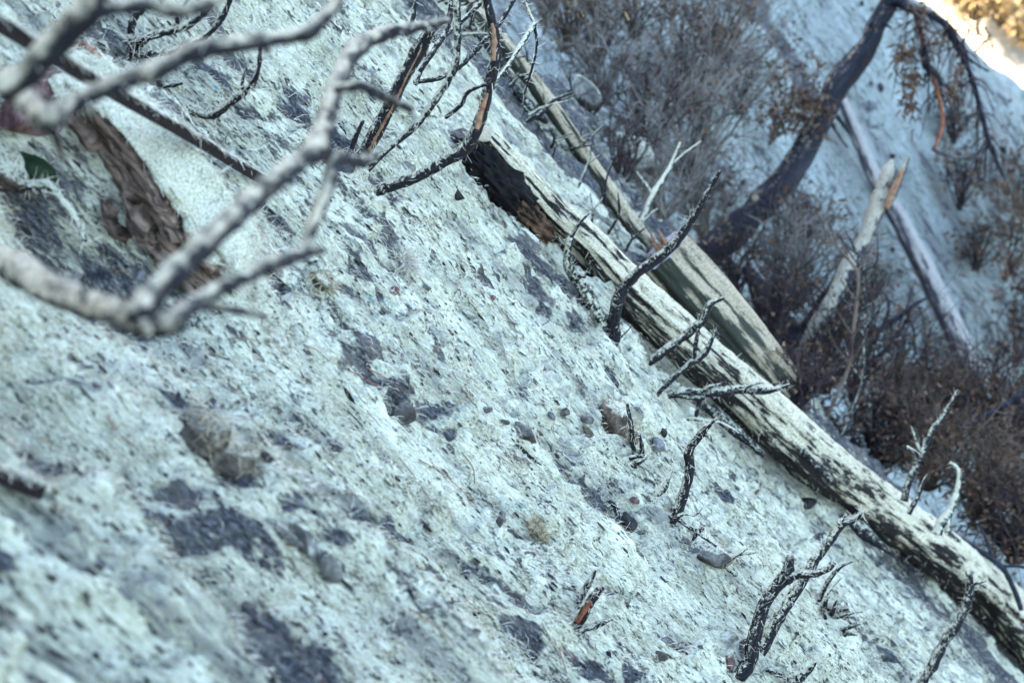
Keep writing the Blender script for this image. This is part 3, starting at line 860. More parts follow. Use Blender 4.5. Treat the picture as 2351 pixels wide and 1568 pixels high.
def log_shape(R, S, th, s):
    n = len(s)
    c, sn = np.cos(th)[None], np.sin(th)[None]
    one = np.ones((n, 1))
    q = np.stack([c * 4.2 * one, sn * 4.2 * one, S * 2.2], -1)
    g1 = vn3(q, 31); q2 = np.stack([c * 9 * one, sn * 9 * one, S * 4.5], -1); g2 = vn3(q2, 32)
    q3 = np.stack([c * 1.6 * one, sn * 1.6 * one, S * 3.0], -1); g3 = vn3(q3, 33)
    q4 = np.stack([c * 14 * one, sn * 14 * one, S * 40], -1); g4 = vn3(q4, 34)
    crack = np.clip((.42 - g2) / .14, 0, 1)
    R = R * (1 + (g1 - .5) * .16 + (g3 - .5) * .22 - crack * .13 + (g4 - .5) * .05)
    # facing the camera and down: eaten away by fire, most of all at the hollow upper end
    dirv = c[..., None] * LOG_N[:, None] + sn[..., None] * LOG_B[:, None]
    front = np.clip(dirv @ np.array([-.45, -.75, -.48]), 0, 1)
    end = 1 - sstep(.25, 1.25, S)
    hole = end * sstep(.35, .8, front + (g3 - .5) * .7)
    mid = np.exp(-((S - 3.45) / .28) ** 2) * sstep(.55, .9, front + (g3 - .5) * .5)
    mid2 = sstep(.5, .62, vn2(S * .9, S * 0 + 4.2, 35)) * sstep(.6, .95, front + (g3 - .5) * .6) * .5
    R = R * (1 - .62 * hole - .45 * mid - .35 * mid2)
    return R
v, f, c, guv = tube(pts, rad, 72, .05, 8, 0, log_shape)
log_root = thing("fallen_log", "long pale weathered log with charred underside lying down the slope", "log", P[4])
log_trunk = link("trunk", new_mesh("trunk", v - P[4], [f, c], M_LOG, {"guv": guv}), log_root)
# rotten brown wood and char inside the burnt-out upper end
def blob(px, py, t, r, scale, mat, nm, parent, seed, rot=None, sub=4, disp=.5, freq=2.2):
    V_, F_ = ico(sub)
    V_ = V_ * (1 + fbm3(V_ * freq + seed, 4, seed)[:, None] * disp)
    V_ = V_ * np.array(scale) * r
    if rot is not None: V_ = V_ @ rot.T
    C_ = at(px, py, t)
    return link(nm, new_mesh(nm, V_ + C_ - P[4], [F_], mat, {"guv": V_ + seed}), parent)
import bmesh
_ico = {}
def ico(sub):
    if sub not in _ico:
        bm = bmesh.new(); bmesh.ops.create_icosphere(bm, subdivisions=sub, radius=1)
        V_ = np.array([v.co[:] for v in bm.verts]); F_ = np.array([[v.index for v in f.verts] for f in bm.faces])
        bm.free(); _ico[sub] = (V_, F_)
    return _ico[sub][0].copy(), _ico[sub][1]
def basis(x, y):
    x = np.array(x, float); x /= np.linalg.norm(x); y = np.array(y, float); y -= x * (x @ y); y /= np.linalg.norm(y)
    return np.stack([x, y, np.cross(x, y)], 1)
LD = P[4] - P[1]; LROT = basis(LD, (0, 1, .3))
blob(1212, 497, lt[2] + .012, .045, (2.6, .8, .8), M_ROT, "rotten_wood", log_trunk, 5, LROT, 5, 1.3, 4.5)
blob(1148, 425, lt[1] + .0, .062, (2.8, .8, .9), M_VOID, "charred_hollow", log_trunk, 6, LROT, 5, 1.3, 5.5)
for (pp, ww, dd, nm) in (([(1820, 1010), (1870, 1065), (1915, 1110)], (10, 14, 8), (-.09, -.09), "bark_flake"),
                         ([(2178, 1222), (2184, 1232), (2182, 1250)], (18, 20, 12), (-.03, -.03), "branch_stub"),
                         ([(1622, 935), (1690, 990), (1755, 1045)], (18, 26, 12), (-.0, -.02), "bark_flake"),
                         ([(1935, 1180), (1990, 1225), (2052, 1275)], (16, 30, 8), (-.03, -.03), "bark_flake")):
    SEED[0] += 1
    tt = np.interp(pp[0][0], [p[0] for p in LOGP], lt)
    _, _, (v, f, c, guv) = limb(pp, ww, tt + dd[0], tt + dd[1], seed=SEED[0])
    link(nm, new_mesh(nm, v - P[4], [f, c], M_STEM if nm != "branch_stub" else M_STEMPALE, {"guv": guv}), log_root)
# straw crumbs caught in the bark
fv, ff = fuzz_on(pts, rad, 5000, .02, .0013)
tag(link("straw_fuzz", new_mesh("straw_fuzz", fv - P[4], [ff], M_FIBRE), log_root), kind="stuff")

# --- broken log behind it
L2P = [(1520, 578), (1572, 636), (1625, 694), (1680, 756), (1730, 812), (1770, 857), (1805, 896)]
L2W = [118, 128, 130, 126, 118, 108, 96]
l2t = []
for (x, y), w in zip(L2P, L2W):
    r = ray(x, y); l2t.append(-(D0 + .34 - .10) / (NN @ r))
l2t = np.minimum(np.array(l2t), np.linspace(7.0, 9.2, len(l2t)))
g2 = [ground(x - .33 * w, y + .36 * w)[0] for (x, y), w in list(zip(L2P, L2W))[:4]]
print("L2", g2)
l2t = np.linspace(min(g2[0], 6.5), min(g2[0], 6.5) + .16, len(l2t)) - .03
P2 = np.array([at(x, y, t) for (x, y), t in zip(L2P, l2t)]); R2 = np.array(L2W) * .5 * VS * l2t
pts2 = catmull(P2, 220); rad2 = np.interp(np.linspace(0, 1, 220), np.linspace(0, 1, len(R2)), R2)
def log2_shape(R, S, th, s):
    c, sn = np.cos(th)[None], np.sin(th)[None]; one = np.ones((len(s), 1))
    g1 = vn3(np.stack([c * 5 * one, sn * 5 * one, S * 1.5], -1), 51); g2 = vn3(np.stack([c * 11 * one, sn * 11 * one, S * 3], -1), 52)
    return R * (1 + (g1 - .5) * .3 - np.clip((.42 - g2) / .14, 0, 1) * .18)
v, f, c, guv = tube(pts2, rad2, 56, .05, 12, 0, log2_shape)
b2 = thing("broken_log", "short thick broken log with pale sawn end behind the main log", "log", P2[0])
link("trunk", new_mesh("trunk", v - P2[0], [f, c], M_LOG2, {"guv": guv}), b2)
T2, N2, B2 = frames(pts2)
th = np.linspace(0, 6.283, 40, endpoint=False)
ring = np.cos(th)[:, None] * N2[0] + np.sin(th)[:, None] * B2[0]
rr = rad2[0] * (1.0 + .06 * rng.normal(size=40)[:, None])
cv = np.vstack([ring * rr - T2[0] * .012, ring * rr + T2[0] * .01, [-T2[0] * .02]])
jj = np.arange(40); jn = (jj + 1) % 40
sawn = link("sawn_face", new_mesh("sawn_face", cv, [np.stack([jj, 40 + jj, 40 + jn, jn], -1), np.stack([np.full(40, 80), jj, jn], -1)], M_CUT, smooth=False), b2)
for q in range(6):
    a = rng.uniform(-.5, .6)
    p0 = P2[0] + N2[0] * rad2[0] * rng.uniform(-.3, .4) + B2[0] * rad2[0] * rng.uniform(-.3, .3)
    d = -T2[0] * .9 + np.array([.1, 0, .5]) + rng.normal(size=3) * .2; d /= np.linalg.norm(d)
    ln = rng.uniform(.03, .085)
    ptsx = np.array([p0 + T2[0] * .02, p0 + d * ln * .5, p0 + d * ln])
    v, f, c, guv = tube(catmull(ptsx, 6), np.linspace(.014, .002, 6), 5, .2, q)
    link("splinter", new_mesh("splinter", v - P2[0], [f, c], M_WOOD, {"guv": guv}), sawn)
SEED[0] += 1
for pp, ww, tt in (([(1583, 545), (1612, 590), (1650, 640)], (8, 12, 5), 6.5), ([(1597, 570), (1630, 620)], (9, 5), 6.45)):
    _, _, (v, f, c, guv) = limb(pp, ww, tt, tt + .1, seed=SEED[0], sides=6)
    link("torn_bark", new_mesh("torn_bark", v - P2[0], [f, c], M_WOOD, {"guv": guv}), b2)

# --- charred stems in front of the main log
t1, _ = ground(1410, 772)
plant("burnt_sapling", "tall curved black stem rising in front of the main log and the sawn end", "stem", [
    ([(1409, 774), (1411, 735), (1417, 695), (1436, 657), (1458, 632), (1505, 597), (1540, 567), (1559, 548), (1581, 515), (1600, 490), (1617, 455), (1639, 419), (1654, 392)],
     (28, 27, 26, 24, 23, 22, 21, 19, 16, 13, 11, 9, 6), (0, -.25)),
    ([(1421, 775), (1420, 740), (1420, 709)], (4, 4, 3), (-.04, -.05)), ([(1424, 776), (1440, 760), (1453, 745)], (4, 3, 2), (-.03, -.05)),
    ([(1503, 598), (1508, 588), (1516, 586)], (10, 9, 6), (-.11, -.11)), ([(1553, 556), (1560, 542)], (10, 6), (-.15, -.15)),
], M_STEMDARK, fuzz=200)
plant("burnt_sapling", "pale coated stem with a thin black tip leaning against the main log", "stem", [
    ([(1384, 742), (1362, 700), (1340, 660), (1318, 637), (1306, 608), (1304, 575), (1311, 545)], (30, 28, 26, 24, 22, 18, 12), (0, -.1), M_STEMPALE),
    ([(1311, 546), (1327, 518), (1352, 490)], (9, 7, 4), (-.1, -.12), M_STEMDARK),
    ([(1322, 642), (1335, 632), (1342, 636)], (12, 11, 8), (-.06, -.09)), ([(1338, 662), (1340, 690), (1345, 716)], (20, 14, 10), (-.02, 0)),
], M_STEM, fuzz=400)
plant("burnt_sapling", "grey stem with a bent pale tip crossing the middle of the main log", "stem", [
    ([(1488, 832), (1524, 806), (1567, 776), (1590, 754), (1617, 733), (1629, 700), (1661, 684)], (18, 18, 18, 18, 17, 14, 7), (0, -.05)),
    ([(1604, 742), (1606, 722)], (8, 4), (-.03, -.04))], M_STEM, fuzz=400)
plant("burnt_sapling", "forked fibre-coated stem just below the bent stem beside the main log", "stem", [
    ([(1520, 892), (1545, 868), (1587, 834), (1617, 813), (1631, 786), (1646, 757)], (14, 14, 14, 13, 10, 5), (0, -.04)),
    ([(1594, 828), (1597, 790), (1604, 755)], (9, 9, 6), (-.02, -.04), M_STEMDARK)], M_STEM, fuzz=400)
plant("burnt_branch", "horizontal grey branch lying across the lower edge of the main log", "branch", [
    ([(1535, 905), (1567, 899), (1634, 901), (1701, 894), (1747, 897), (1781, 893), (1813, 883)], (20, 20, 20, 20, 18, 12, 6), (-.02, -.08)),
    ([(1610, 900), (1630, 888), (1655, 882)], (10, 9, 5), (-.05, -.07)), ([(1598, 955), (1604, 930), (1612, 903)], (8, 9, 8), (0, -.04), M_STEMDARK),
    ([(1548, 908), (1590, 912), (1618, 914)], (12, 11, 8), (-.03, -.05)), ([(1710, 893), (1730, 882), (1752, 878)], (8, 6, 3), (-.06, -.08))], M_STEM, fuzz=400, base=(1535, 912))
plant("bare_twig", "thin pale twig curving on the ground under the main log", "twig", [
    ([(1580, 962), (1634, 966), (1667, 976), (1697, 994)], (9, 7, 6, 3), (-.02, -.02))], M_STEMPALE, fuzz=300)
plant("burnt_sapling", "kinked charred stem with a split tip standing alone below the main log", "stem", [
    ([(1546, 1188), (1562, 1155), (1576, 1115), (1584, 1075), (1581, 1045), (1589, 1023), (1609, 998), (1624, 980), (1642, 963)], (26, 22, 20, 21, 19, 18, 17, 12, 6), (0, -.15)),
    ([(1615, 996), (1628, 1002), (1634, 1012)], (9, 7, 4), (-.12, -.13)),
    ([(1556, 1185), (1575, 1178), (1596, 1180), (1612, 1166)], (10, 9, 7, 3), (-.02, -.04), M_STEMPALE),
    ([(1536, 1165), (1560, 1195), (1600, 1222), (1645, 1255)], (8, 8, 7, 4), (.02, -.01))], M_STEM, fuzz=600)
plant("burnt_stalk", "pair of thick burnt stalks standing together near the lower right, one forked", "stalk", [
    ([(1722, 1516), (1728, 1480), (1737, 1439), (1757, 1385), (1784, 1345), (1806, 1317), (1814, 1277)], (32, 31, 30, 29, 28, 28, 17), (-.02, -.1), M_STEMDARK),
    ([(1738, 1516), (1767, 1457), (1801, 1397), (1841, 1335), (1867, 1291), (1901, 1247), (1931, 1204), (1960, 1194), (1984, 1173)], (24, 25, 24, 22, 20, 19, 17, 12, 7), (.03, .0)),
    ([(1806, 1328), (1825, 1322), (1843, 1318), (1874, 1315), (1901, 1305), (1914, 1290)], (24, 20, 18, 17, 14, 12), (-.09, -.12)),
    ([(1930, 1203), (1926, 1196), (1936, 1192)], (12, 10, 6), (0, 0)),
], M_STEM, fuzz=750)
plant("burnt_stalk", "slender fibre-flecked stalk with two short prongs at the lower right corner", "stalk", [
    ([(2096, 1600), (2117, 1568), (2134, 1539), (2154, 1502), (2171, 1469), (2194, 1439), (2214, 1399), (2227, 1355), (2226, 1313)], (20, 20, 21, 21, 21, 19, 18, 17, 14), (0, -.1)),
    ([(2171, 1471), (2166, 1460), (2164, 1450)], (10, 9, 5), (-.05, -.05)), ([(2226, 1340), (2245, 1337), (2264, 1334)], (9, 8, 4), (-.09, -.1)),
    ([(2186, 1452), (2194, 1444)], (8, 4), (-.06, -.07))], M_STEM, fuzz=750)
plant("burnt_stub", "short upright charred stake with torn red bark on the lower slope", "stub", [
    ([(1320, 1444), (1344, 1399), (1362, 1372), (1380, 1349)], (21, 21, 20, 17), (0, -.06), M_STEMDARK),
    ([(1317, 1455), (1357, 1439), (1380, 1430), (1407, 1418)], (12, 13, 12, 8), (-.03, -.04)),
    ([(1314, 1411), (1337, 1365), (1352, 1338), (1367, 1309)], (15, 14, 13, 7), (.03, .02))], M_STEM, fuzz=1100)
stub = [o for o in COL.objects if o.name.startswith("burnt_stub")][-1]
t_, _ = ground(1320, 1444)
_, _, (v, f, c, guv) = limb([(1326, 1426), (1340, 1403), (1356, 1381)], (10, 12, 8), t_ - .03, t_ - .065, seed=3, sides=8)
link("torn_bark", new_mesh("torn_bark", v - np.array(stub.location), [f, c], M_REDWOOD, {"guv": guv}), [o for o in COL.objects if o.parent == stub][0])
plant("burnt_stub", "two thin upright prongs beside the round tan rock", "stub", [
    ([(1453, 1042), (1452, 1010), (1449, 978), (1440, 926)], (11, 11, 10, 7), (0, -.05)),
    ([(1474, 1048), (1473, 1022), (1468, 997)], (11, 9, 5), (.0, -.03)),
    ([(1423, 1062), (1450, 1050), (1480, 1046)], (8, 10, 9), (-.02, -.02)), ([(1430, 1068), (1465, 1062), (1486, 1050)], (8, 9, 6), (-.04, -.03)),
    ([(1440, 1058), (1455, 1072), (1462, 1088)], (10, 12, 8), (-.01, -.01), M_STEMDARK)], M_STEM, fuzz=600)
plant("curled_twig", "small curled fibre-coated twig above the black stone", "twig", [
    ([(1417, 1194), (1415, 1172), (1408, 1158), (1397, 1149)], (9, 11, 10, 8), (0, -.03))], M_STEM, fuzz=1200)
plant("burnt_twig", "thin bent burnt twig right of the paired stalks", "twig", [
    ([(1879, 1376), (1901, 1335), (1927, 1303), (1959, 1288)], (11, 11, 8, 3), (0, -.06)),
    ([(1894, 1370), (1912, 1345), (1932, 1325)], (7, 6, 3), (-.02, -.04), M_STEMPALE)], M_STEM, fuzz=300)
spikes = []
for (a, b, w) in (((1888, 1400), (1904, 1370), 9), ((1908, 1410), (1922, 1376), 9), ((1918, 1416), (1981, 1404), 8), ((1935, 1446), (1976, 1432), 8),
                  ((1940, 1455), (1968, 1458), 8), ((1846, 1380), (1882, 1400), 6), ((1900, 1400), (1930, 1385), 6), ((1925, 1405), (1950, 1397), 7), ((1895, 1420), (1885, 1390), 6)):
    spikes.append(([a, ((a[0] + b[0]) / 2, (a[1] + b[1]) / 2 - 2), b], (w * 1.3, w, 2), (0, -.05)))
plant("root_cluster", "cluster of short burnt root spikes on the slope below the thin bent twig", "roots", spikes, M_STEM, fuzz=600, base=(1905, 1415), first="spike")
plant("burnt_stub", "two burnt sticks poking in at the bottom edge below the paired stalks", "stub", [
    ([(1767, 1537), (1782, 1545), (1801, 1553), (1825, 1566)], (12, 11, 11, 10), (0, -.03)),
    ([(1815, 1574), (1836, 1556), (1856, 1540), (1874, 1521)], (20, 19, 14, 4), (-.02, -.06))], M_STEM, fuzz=600)
plant("burnt_root", "pale tapered root with forked tip beside the triangular rock", "root", [
    ([(1630, 1268), (1650, 1282), (1664, 1286), (1690, 1272), (1716, 1258)], (14, 24, 22, 13, 6), (-.06, -.08)),
    ([(1690, 1272), (1720, 1268), (1742, 1266)], (9, 8, 3), (-.06, -.07)),
    ([(1660, 1295), (1676, 1306), (1692, 1320)], (12, 13, 10), (-.06, -.06)),
    ([(1590, 1238), (1602, 1222), (1614, 1212)], (12, 11, 9), (-.04, -.05), M_STEMDARK), ([(1560, 1203), (1585, 1212), (1606, 1214)], (7, 8, 6), (-.03, -.04)),
    ([(1598, 1305), (1606, 1318), (1612, 1326)], (12, 13, 10), (-.07, -.08))], M_STEMPALE, fuzz=500, base=(1640, 1290))
plant("charred_sliver", "thin black charred sliver lying below the grey stone", "sliver", [
    ([(1190, 1022), (1206, 1040), (1225, 1055), (1244, 1068)], (5, 9, 7, 2), (-.01, -.01))], M_STEMDARK)
plant("pale_twig", "pale tapering twig lying left of the kinked stem", "twig", [
    ([(1510, 1135), (1525, 1118), (1535, 1095), (1545, 1076)], (14, 14, 10, 3), (-.01, -.02))], M_STEMPALE, fuzz=500)

# --- stems growing behind the main log
plant("burnt_sapling", "speckled stem with a side prong rising behind the log at the right", "stem", [
    ([(2075, 1150), (2085, 1112), (2104, 1070), (2117, 1040), (2141, 989), (2167, 953), (2199, 896)], (16, 15, 14, 13, 12, 11, 6), (0, .0)),
    ([(2115, 1040), (2104, 1012), (2094, 984)], (7, 6, 4), (-.01, -.03), M_STEMPALE), ([(2112, 1046), (2098, 1034), (2082, 1024)], (7, 5, 4), (-.01, -.03), M_STEMPALE)],
    M_STEM, depth=6.0, fuzz=200)
plant("burnt_sapling", "pale curved stem with a hooked tip behind the log at the right", "stem", [
    ([(2150, 1225), (2160, 1200), (2184, 1166), (2199, 1122), (2200, 1080), (2181, 1061)], (22, 21, 17, 12, 9, 6), (0, 0)),
    ([(2175, 1222), (2178, 1190), (2188, 1165)], (13, 12, 8), (0, 0))], M_STEMPALE, depth=5.9, fuzz=200)
plant("burnt_sapling", "short straight black stem between the two stems behind the log", "stem", [
    ([(2086, 1180), (2104, 1146), (2118, 1112), (2128, 1090)], (11, 10, 8, 5), (0, 0))], M_STEMDARK, depth=5.9)
t_, _ = ground(1440, 600)
plant("thin_sapling", "thin grey sapling between the main log and the sawn end", "sapling", [
    ([(1436, 606), (1455, 555), (1470, 520), (1498, 450), (1522, 412), (1540, 380), (1562, 328)], (16, 15, 14, 13, 11, 9, 5), (0, .1)),
    ([(1500, 447), (1480, 420), (1462, 395)], (7, 5, 3), (.05, .05)), ([(1540, 380), (1575, 350), (1610, 325)], (6, 5, 3), (.1, .15)),
    ([(1472, 516), (1495, 490), (1510, 480)], (5, 4, 3), (.03, .03))], M_STEMPALE, depth=6.6)
for k, (x, y, d, pts_) in enumerate([(1875, 1005, 7.3, [(1874, 1004), (1917, 916), (1951, 833), (1957, 770), (1967, 690), (1967, 623), (1927, 573), (1905, 515)]),
                         (1921, 1035, 7.4, [(1921, 1034), (1961, 933), (1981, 873), (1984, 773), (1987, 706), (1981, 623), (1967, 583), (1942, 528)])]):
    sd = []
    for q in range(9):
        b0 = pts_[2 + q % 5]; sgn = 1 if q % 2 else -1
        sd.append(([b0, (b0[0] + sgn * rng.uniform(15, 35), b0[1] - rng.uniform(20, 45)), (b0[0] + sgn * rng.uniform(30, 60), b0[1] - rng.uniform(55, 100))], (4, 3, 1.6), (0, rng.uniform(-.2, .2))))
    plant("thin_sapling", ["slim reddish-brown sapling in front of the mottled snag, nearer the broken log", "slim dark sapling with drooping twigs just right of the reddish one"][k], "sapling",
          [(pts_, (9, 8, 7, 7, 6, 5, 4), (0, .1))] + sd, M_TWIG_BROWN if k == 0 else M_STEMDARK, depth=d)

# ------------------------------------------------------------------ rocks
def rock(name, label, px, py, size, scale, mat, cat="stone", rot=0.0, lift=.2, seed=0, sub=4, cuts=7, disp=.35, group=None, tilt=0.0, fuzz=0, t=None, parent=None):
    if cuts >= 7: size = size * 1.4
    V_, F_ = ico(sub)
    r_ = np.random.default_rng(seed + 100)
    V_ = V_ * (1 + fbm3(V_ * 1.3 + seed * 3.3, 3, seed)[:, None] * disp)
    for k in range(cuts):
        n_ = r_.normal(size=3); n_ /= np.linalg.norm(n_); h_ = r_.uniform(.34, .60) if cuts >= 7 else r_.uniform(.5, .85)
        dd = V_ @ n_ - h_; V_ = V_ - np.clip(dd, 0, None)[:, None] * n_ * .92
    V_ = V_ * (1 + fbm3(V_ * 5 + seed, 3, seed + 5)[:, None] * .09)
    guv = V_ * size * np.array(scale) + seed
    V_ = V_ * np.array(scale) * size
    cx, sx = math.cos(rot), math.sin(rot)
    X_ = FF * cx + np.array([0, 1, 0]) * sx; Y_ = -FF * sx + np.array([0, 1, 0]) * cx
    ct, st = math.cos(tilt), math.sin(tilt)
    X2 = X_ * ct - NN * st; Z2 = NN * ct + X_ * st
    V_ = V_[:, :1] * X2 + V_[:, 1:2] * Y_ + V_[:, 2:] * Z2
    if t is None:
        t, Pg = ground(px, py)
    Pg = at(px, py, t) + NN * size * scale[2] * lift
    me_ = new_mesh(name, V_, [F_], mat, {"guv": guv}, not (mat in (M_GREYROCK, M_REDROCK, M_BLUEROCK)))
    o = link(name, me_, parent, Pg if parent is None else Pg - np.array(parent.location))
    if parent is None: tag(o, label, cat, group)
    if fuzz:
        nv = V_ / (np.linalg.norm(V_, axis=1)[:, None] + 1e-9)
        idx = np.where(nv @ NN > .1)[0]; idx = r_.choice(idx, fuzz)
        d_ = nv[idx] * .25 + rng.normal(size=(fuzz, 3)) * .6 + FF * .35; d_ /= np.linalg.norm(d_, axis=1)[:, None]
        fv_, ff_ = ribbons(V_[idx], d_, .012 + .025 * rng.random(fuzz), .0012)
        tag(link("straw_fuzz", new_mesh("straw_fuzz", fv_, [ff_], M_FIBRE2 if fuzz < 800 else M_FIBRE), o), kind="stuff")
    return o
def met(px, py, w):       # survey width to metres on the slope
    return w * VS * ground(px, py)[0]

# the big layered boulder: a slab whose top lies with the slope and whose broken face looks to the camera
def boulder():
    t_, Pg = ground(300, 430)
    n = 90
    V_, F_ = ico(6)
    # squarish slab
    V_ = np.sign(V_) * np.abs(V_) ** .62
    V_ /= np.max(np.abs(V_))
    L_, W_, H_ = .25, .10, .125
    q = V_ * np.array([1, 1, 1])
    V_ = V_ * np.array([L_, W_, H_])
    nrm_ = q / np.linalg.norm(q, axis=1)[:, None]
    V_ += nrm_ * (fbm3(V_ * 9 + 3, 4, 61) * .07 + fbm3(V_ * 4.5 + 8, 2, 71) * .05)[:, None]
    # layered, broken front
    front = sstep(-.15, .6, -q[:, 1] * .8 - q[:, 2] * .5)
    hz = (V_[:, 2] + .22 * V_[:, 0] + fbm3(V_ * 8, 3, 62) * .05) / .026
    ki = np.floor(hz); fr = hz - ki
    brk = np.floor(V_[:, 0] * 9 + hash3(ki, ki * 0, ki * 0, 5) * 3 + fbm3(V_ * 10 + 2, 2, 63) * 1.5)
    ins = hash3(ki, ki * 0 + 7, ki * 0, 6) * .055 + hash3(ki, brk, ki * 0, 7) * .04
    ins = ins + np.clip(.2 - fr, 0, 1) * .26 + fbm3(V_ * 30, 4, 64) * .03
    V_[:, 1] += ins * front
    V_[:, 1] += front * np.clip(-q[:, 2], 0, 1) * .07          # undercut
    # notch at the upper left
    nk = np.exp(-(((V_[:, 0] + .12) / .09) ** 2 + ((V_[:, 2] + .03) / .06) ** 2)) * front
    V_[:, 1] += nk * .10
    # ridge line on the top slab
    V_[:, 2] += np.where(q[:, 2] > .3, .02 * sstep(0, .02, V_[:, 1] - .02 - .03 * vn2(V_[:, 0] * 9, V_[:, 0] * 0, 64)), 0)
    V_[:, 2] += fbm3(V_ * 45, 3, 66) * .01
    coat = sstep(.05, .45, q[:, 2] - .9 * np.clip(-q[:, 1] - .15, 0, 1) + fbm3(V_ * 14, 4, 68) * 1.5)
    X_ = FF * .985 + np.array([0, -1, 0]) * .06; X_ /= np.linalg.norm(X_)
    Z_ = NN * .95 + np.array([0, -.14, 0]); Z_ -= X_ * (Z_ @ X_); Z_ /= np.linalg.norm(Z_); Y_ = np.cross(Z_, X_)
    Vw = V_[:, :1] * X_ + V_[:, 1:2] * Y_ + V_[:, 2:] * Z_
    C_ = at(276, 450, 2.97)
    o = link("boulder", new_mesh("boulder", Vw, [F_], M_BOULDER, {"guv": V_, "coat": coat}), None, C_)
    tag(o, "large layered reddish boulder with a fibre-covered top at the upper left", "boulder")
    top = np.where(coat > .7)[0]; k = 1500
    idx = rng.choice(top, k)
    d_ = Z_ * .2 + rng.normal(size=(k, 3)) * .5 + FF * .4; d_ /= np.linalg.norm(d_, axis=1)[:, None]
    fv_, ff_ = ribbons(Vw[idx], d_, .012 + .02 * rng.random(k), .0011)
    tag(link("straw_fuzz", new_mesh("straw_fuzz", fv_, [ff_], M_FIBRE), o), kind="stuff")
    return o
boulder()

rock("stone", "rust-red angular stone at the left edge above the boulder", 28, 285, .055, (1.0, .8, 1.1), M_REDROCK, lift=.5, seed=3, rot=.3)
rock("stone", "rounded fibre-capped stone at the left edge below the moss", 15, 412, .046, (1.1, .9, .9), M_TANROCK, lift=.35, seed=4, fuzz=0)
rock("moss_clump", "dark green moss clump beside the boulder's upper end", 82, 398, .035, (1.3, 1, .6), M_MOSS, "moss", lift=.4, seed=5, disp=.9)
rock("rock", "rounded tan rock with fibre crust on top beside two upright prongs", 1392, 988, met(1392, 988, 56), (1.15, .8, .75), M_TANROCK, "rock", lift=.75, seed=12, fuzz=200, disp=.4, cuts=6, rot=-.25)
rock("rock", "grey-green triangular rock with a root beside it on the right slope", 1612, 1292, met(1612, 1292, 60), (1.1, .7, .6), M_PALEROCK, "rock", lift=.75, seed=21, rot=.25, cuts=11, disp=.2, fuzz=80)
rock("rock", "flat mulch-dusted rock in the shade of the foreground branch", 722, 646, met(722, 646, 27), (1.2, .8, .6), M_PALEROCK, "rock", lift=.4, seed=14, rot=-.2, fuzz=200)
rock("stone", "angular grey stone at the foot of a bare streak in mid slope", 910, 958, met(910, 958, 25), (1.05, .72, .9), M_GREYROCK, seed=15, lift=.5, cuts=10, rot=.3)
rock("stone", "angular dark grey stone right of centre on the mulch", 1201, 1003, met(1201, 1003, 26), (1.1, .8, .75), M_GREYROCK, seed=16, lift=.5, cuts=10)
rock("stone", "pitted black stone under the small curled twig", 1427, 1208, met(1427, 1208, 18), (1, .8, .9), M_BLACKROCK, seed=17, lift=.6, disp=.8)
rock("stone", "small brown-grey stone just left of the tan rock", 1340, 968, met(1340, 968, 12), (1, .9, .9), M_GREYROCK, seed=18, lift=.7)
rock("stone", "small tan pebble tucked under the tan rock", 1341, 992, met(1341, 992, 14), (1.2, .8, .8), M_TANROCK, seed=19, lift=.6)
rock("stone", "small dark stone uphill of the tan rock", 1291, 951, met(1291, 951, 11), (1.1, .9, .8), M_GREYROCK, seed=20, lift=.5)
rock("stone", "small blue-tinted stone uphill of the tan rock", 1259, 955, met(1259, 955, 9), (1.3, .8, .7), M_BLUEROCK, seed=22, lift=.5)
rock("stone", "small upright grey stone in mid slope left of the dark grey stone", 1116, 945, met(1116, 945, 10), (1, .7, 1), M_GREYROCK, seed=23, lift=.6)
rock("stone", "small dark angular stone uphill of the dark grey stone", 1154, 972, met(1154, 972, 10), (1.1, .8, .8), M_GREYROCK, seed=24, lift=.5)
rock("stone", "round dark pebble in a bare pocket below centre", 1142, 1199, met(1142, 1199, 12), (1.2, .9, .9), M_GREYROCK, seed=25, lift=.5)
rock("stone", "flat dark pebble just above the round one below centre", 1150, 1184, met(1150, 1184, 10), (1.2, .9, .7), M_GREYROCK, seed=26, lift=.5)
rock("stone", "reddish pebble beside the grey streak at upper centre", 900, 669, met(900, 669, 9), (1, .9, .9), M_REDROCK, seed=27, lift=.5)
rock("stone", "blue-grey pebble on the grey streak at upper centre", 977, 664, met(977, 664, 9), (1, .9, .9), M_BLUEROCK, seed=28, lift=.4)
rock("stone", "dark wedge stone near the bottom edge right of the charred stake", 1517, 1511, met(1517, 1511, 13), (1.3, .7, .8), M_GREYROCK, seed=29, lift=.5)
rock("stone", "brown stone near the bottom edge left of the paired stalks", 1668, 1529, met(1668, 1529, 16), (1.1, .9, .8), M_REDROCK, seed=30, lift=.4)
rock("stone", "rounded grey stone left of the pale tapering twig", 1478, 1135, met(1478, 1135, 13), (1.1, .9, .9), M_PALEROCK, seed=31, lift=.4)
rock("stone", "brown pebble below the rounded grey stone", 1454, 1152, met(1454, 1152, 9), (1.1, .9, .8), M_REDROCK, seed=32, lift=.4)
rock("stone", "pale purple stone right of the two upright prongs", 1500, 1030, met(1500, 1030, 14), (1.2, .8, 1), M_BLUEROCK, seed=33, lift=.5)
rock("stone", "stones of dark grey at the foot of the paired stalks", 1702, 1480, met(1702, 1480, 15), (1, .8, 1), M_GREYROCK, seed=34, lift=.4)
rock("stone", "blackish flat stone just below the foot of the paired stalks", 1708, 1512, met(1708, 1512, 12), (1.3, .9, .7), M_BLUEROCK, seed=35, lift=.4)
rock("stone", "pale blue stone in the shadow under the boulder", 317, 637, met(317, 637, 12), (1.3, .8, .8), M_BLUEROCK, seed=36, lift=.5)
rock("stone", "dark stone on the bare hollow above the big boulder", 229, 107, met(229, 107, 9), (1.2, .8, .7), M_BLACKROCK, seed=37, lift=.4)
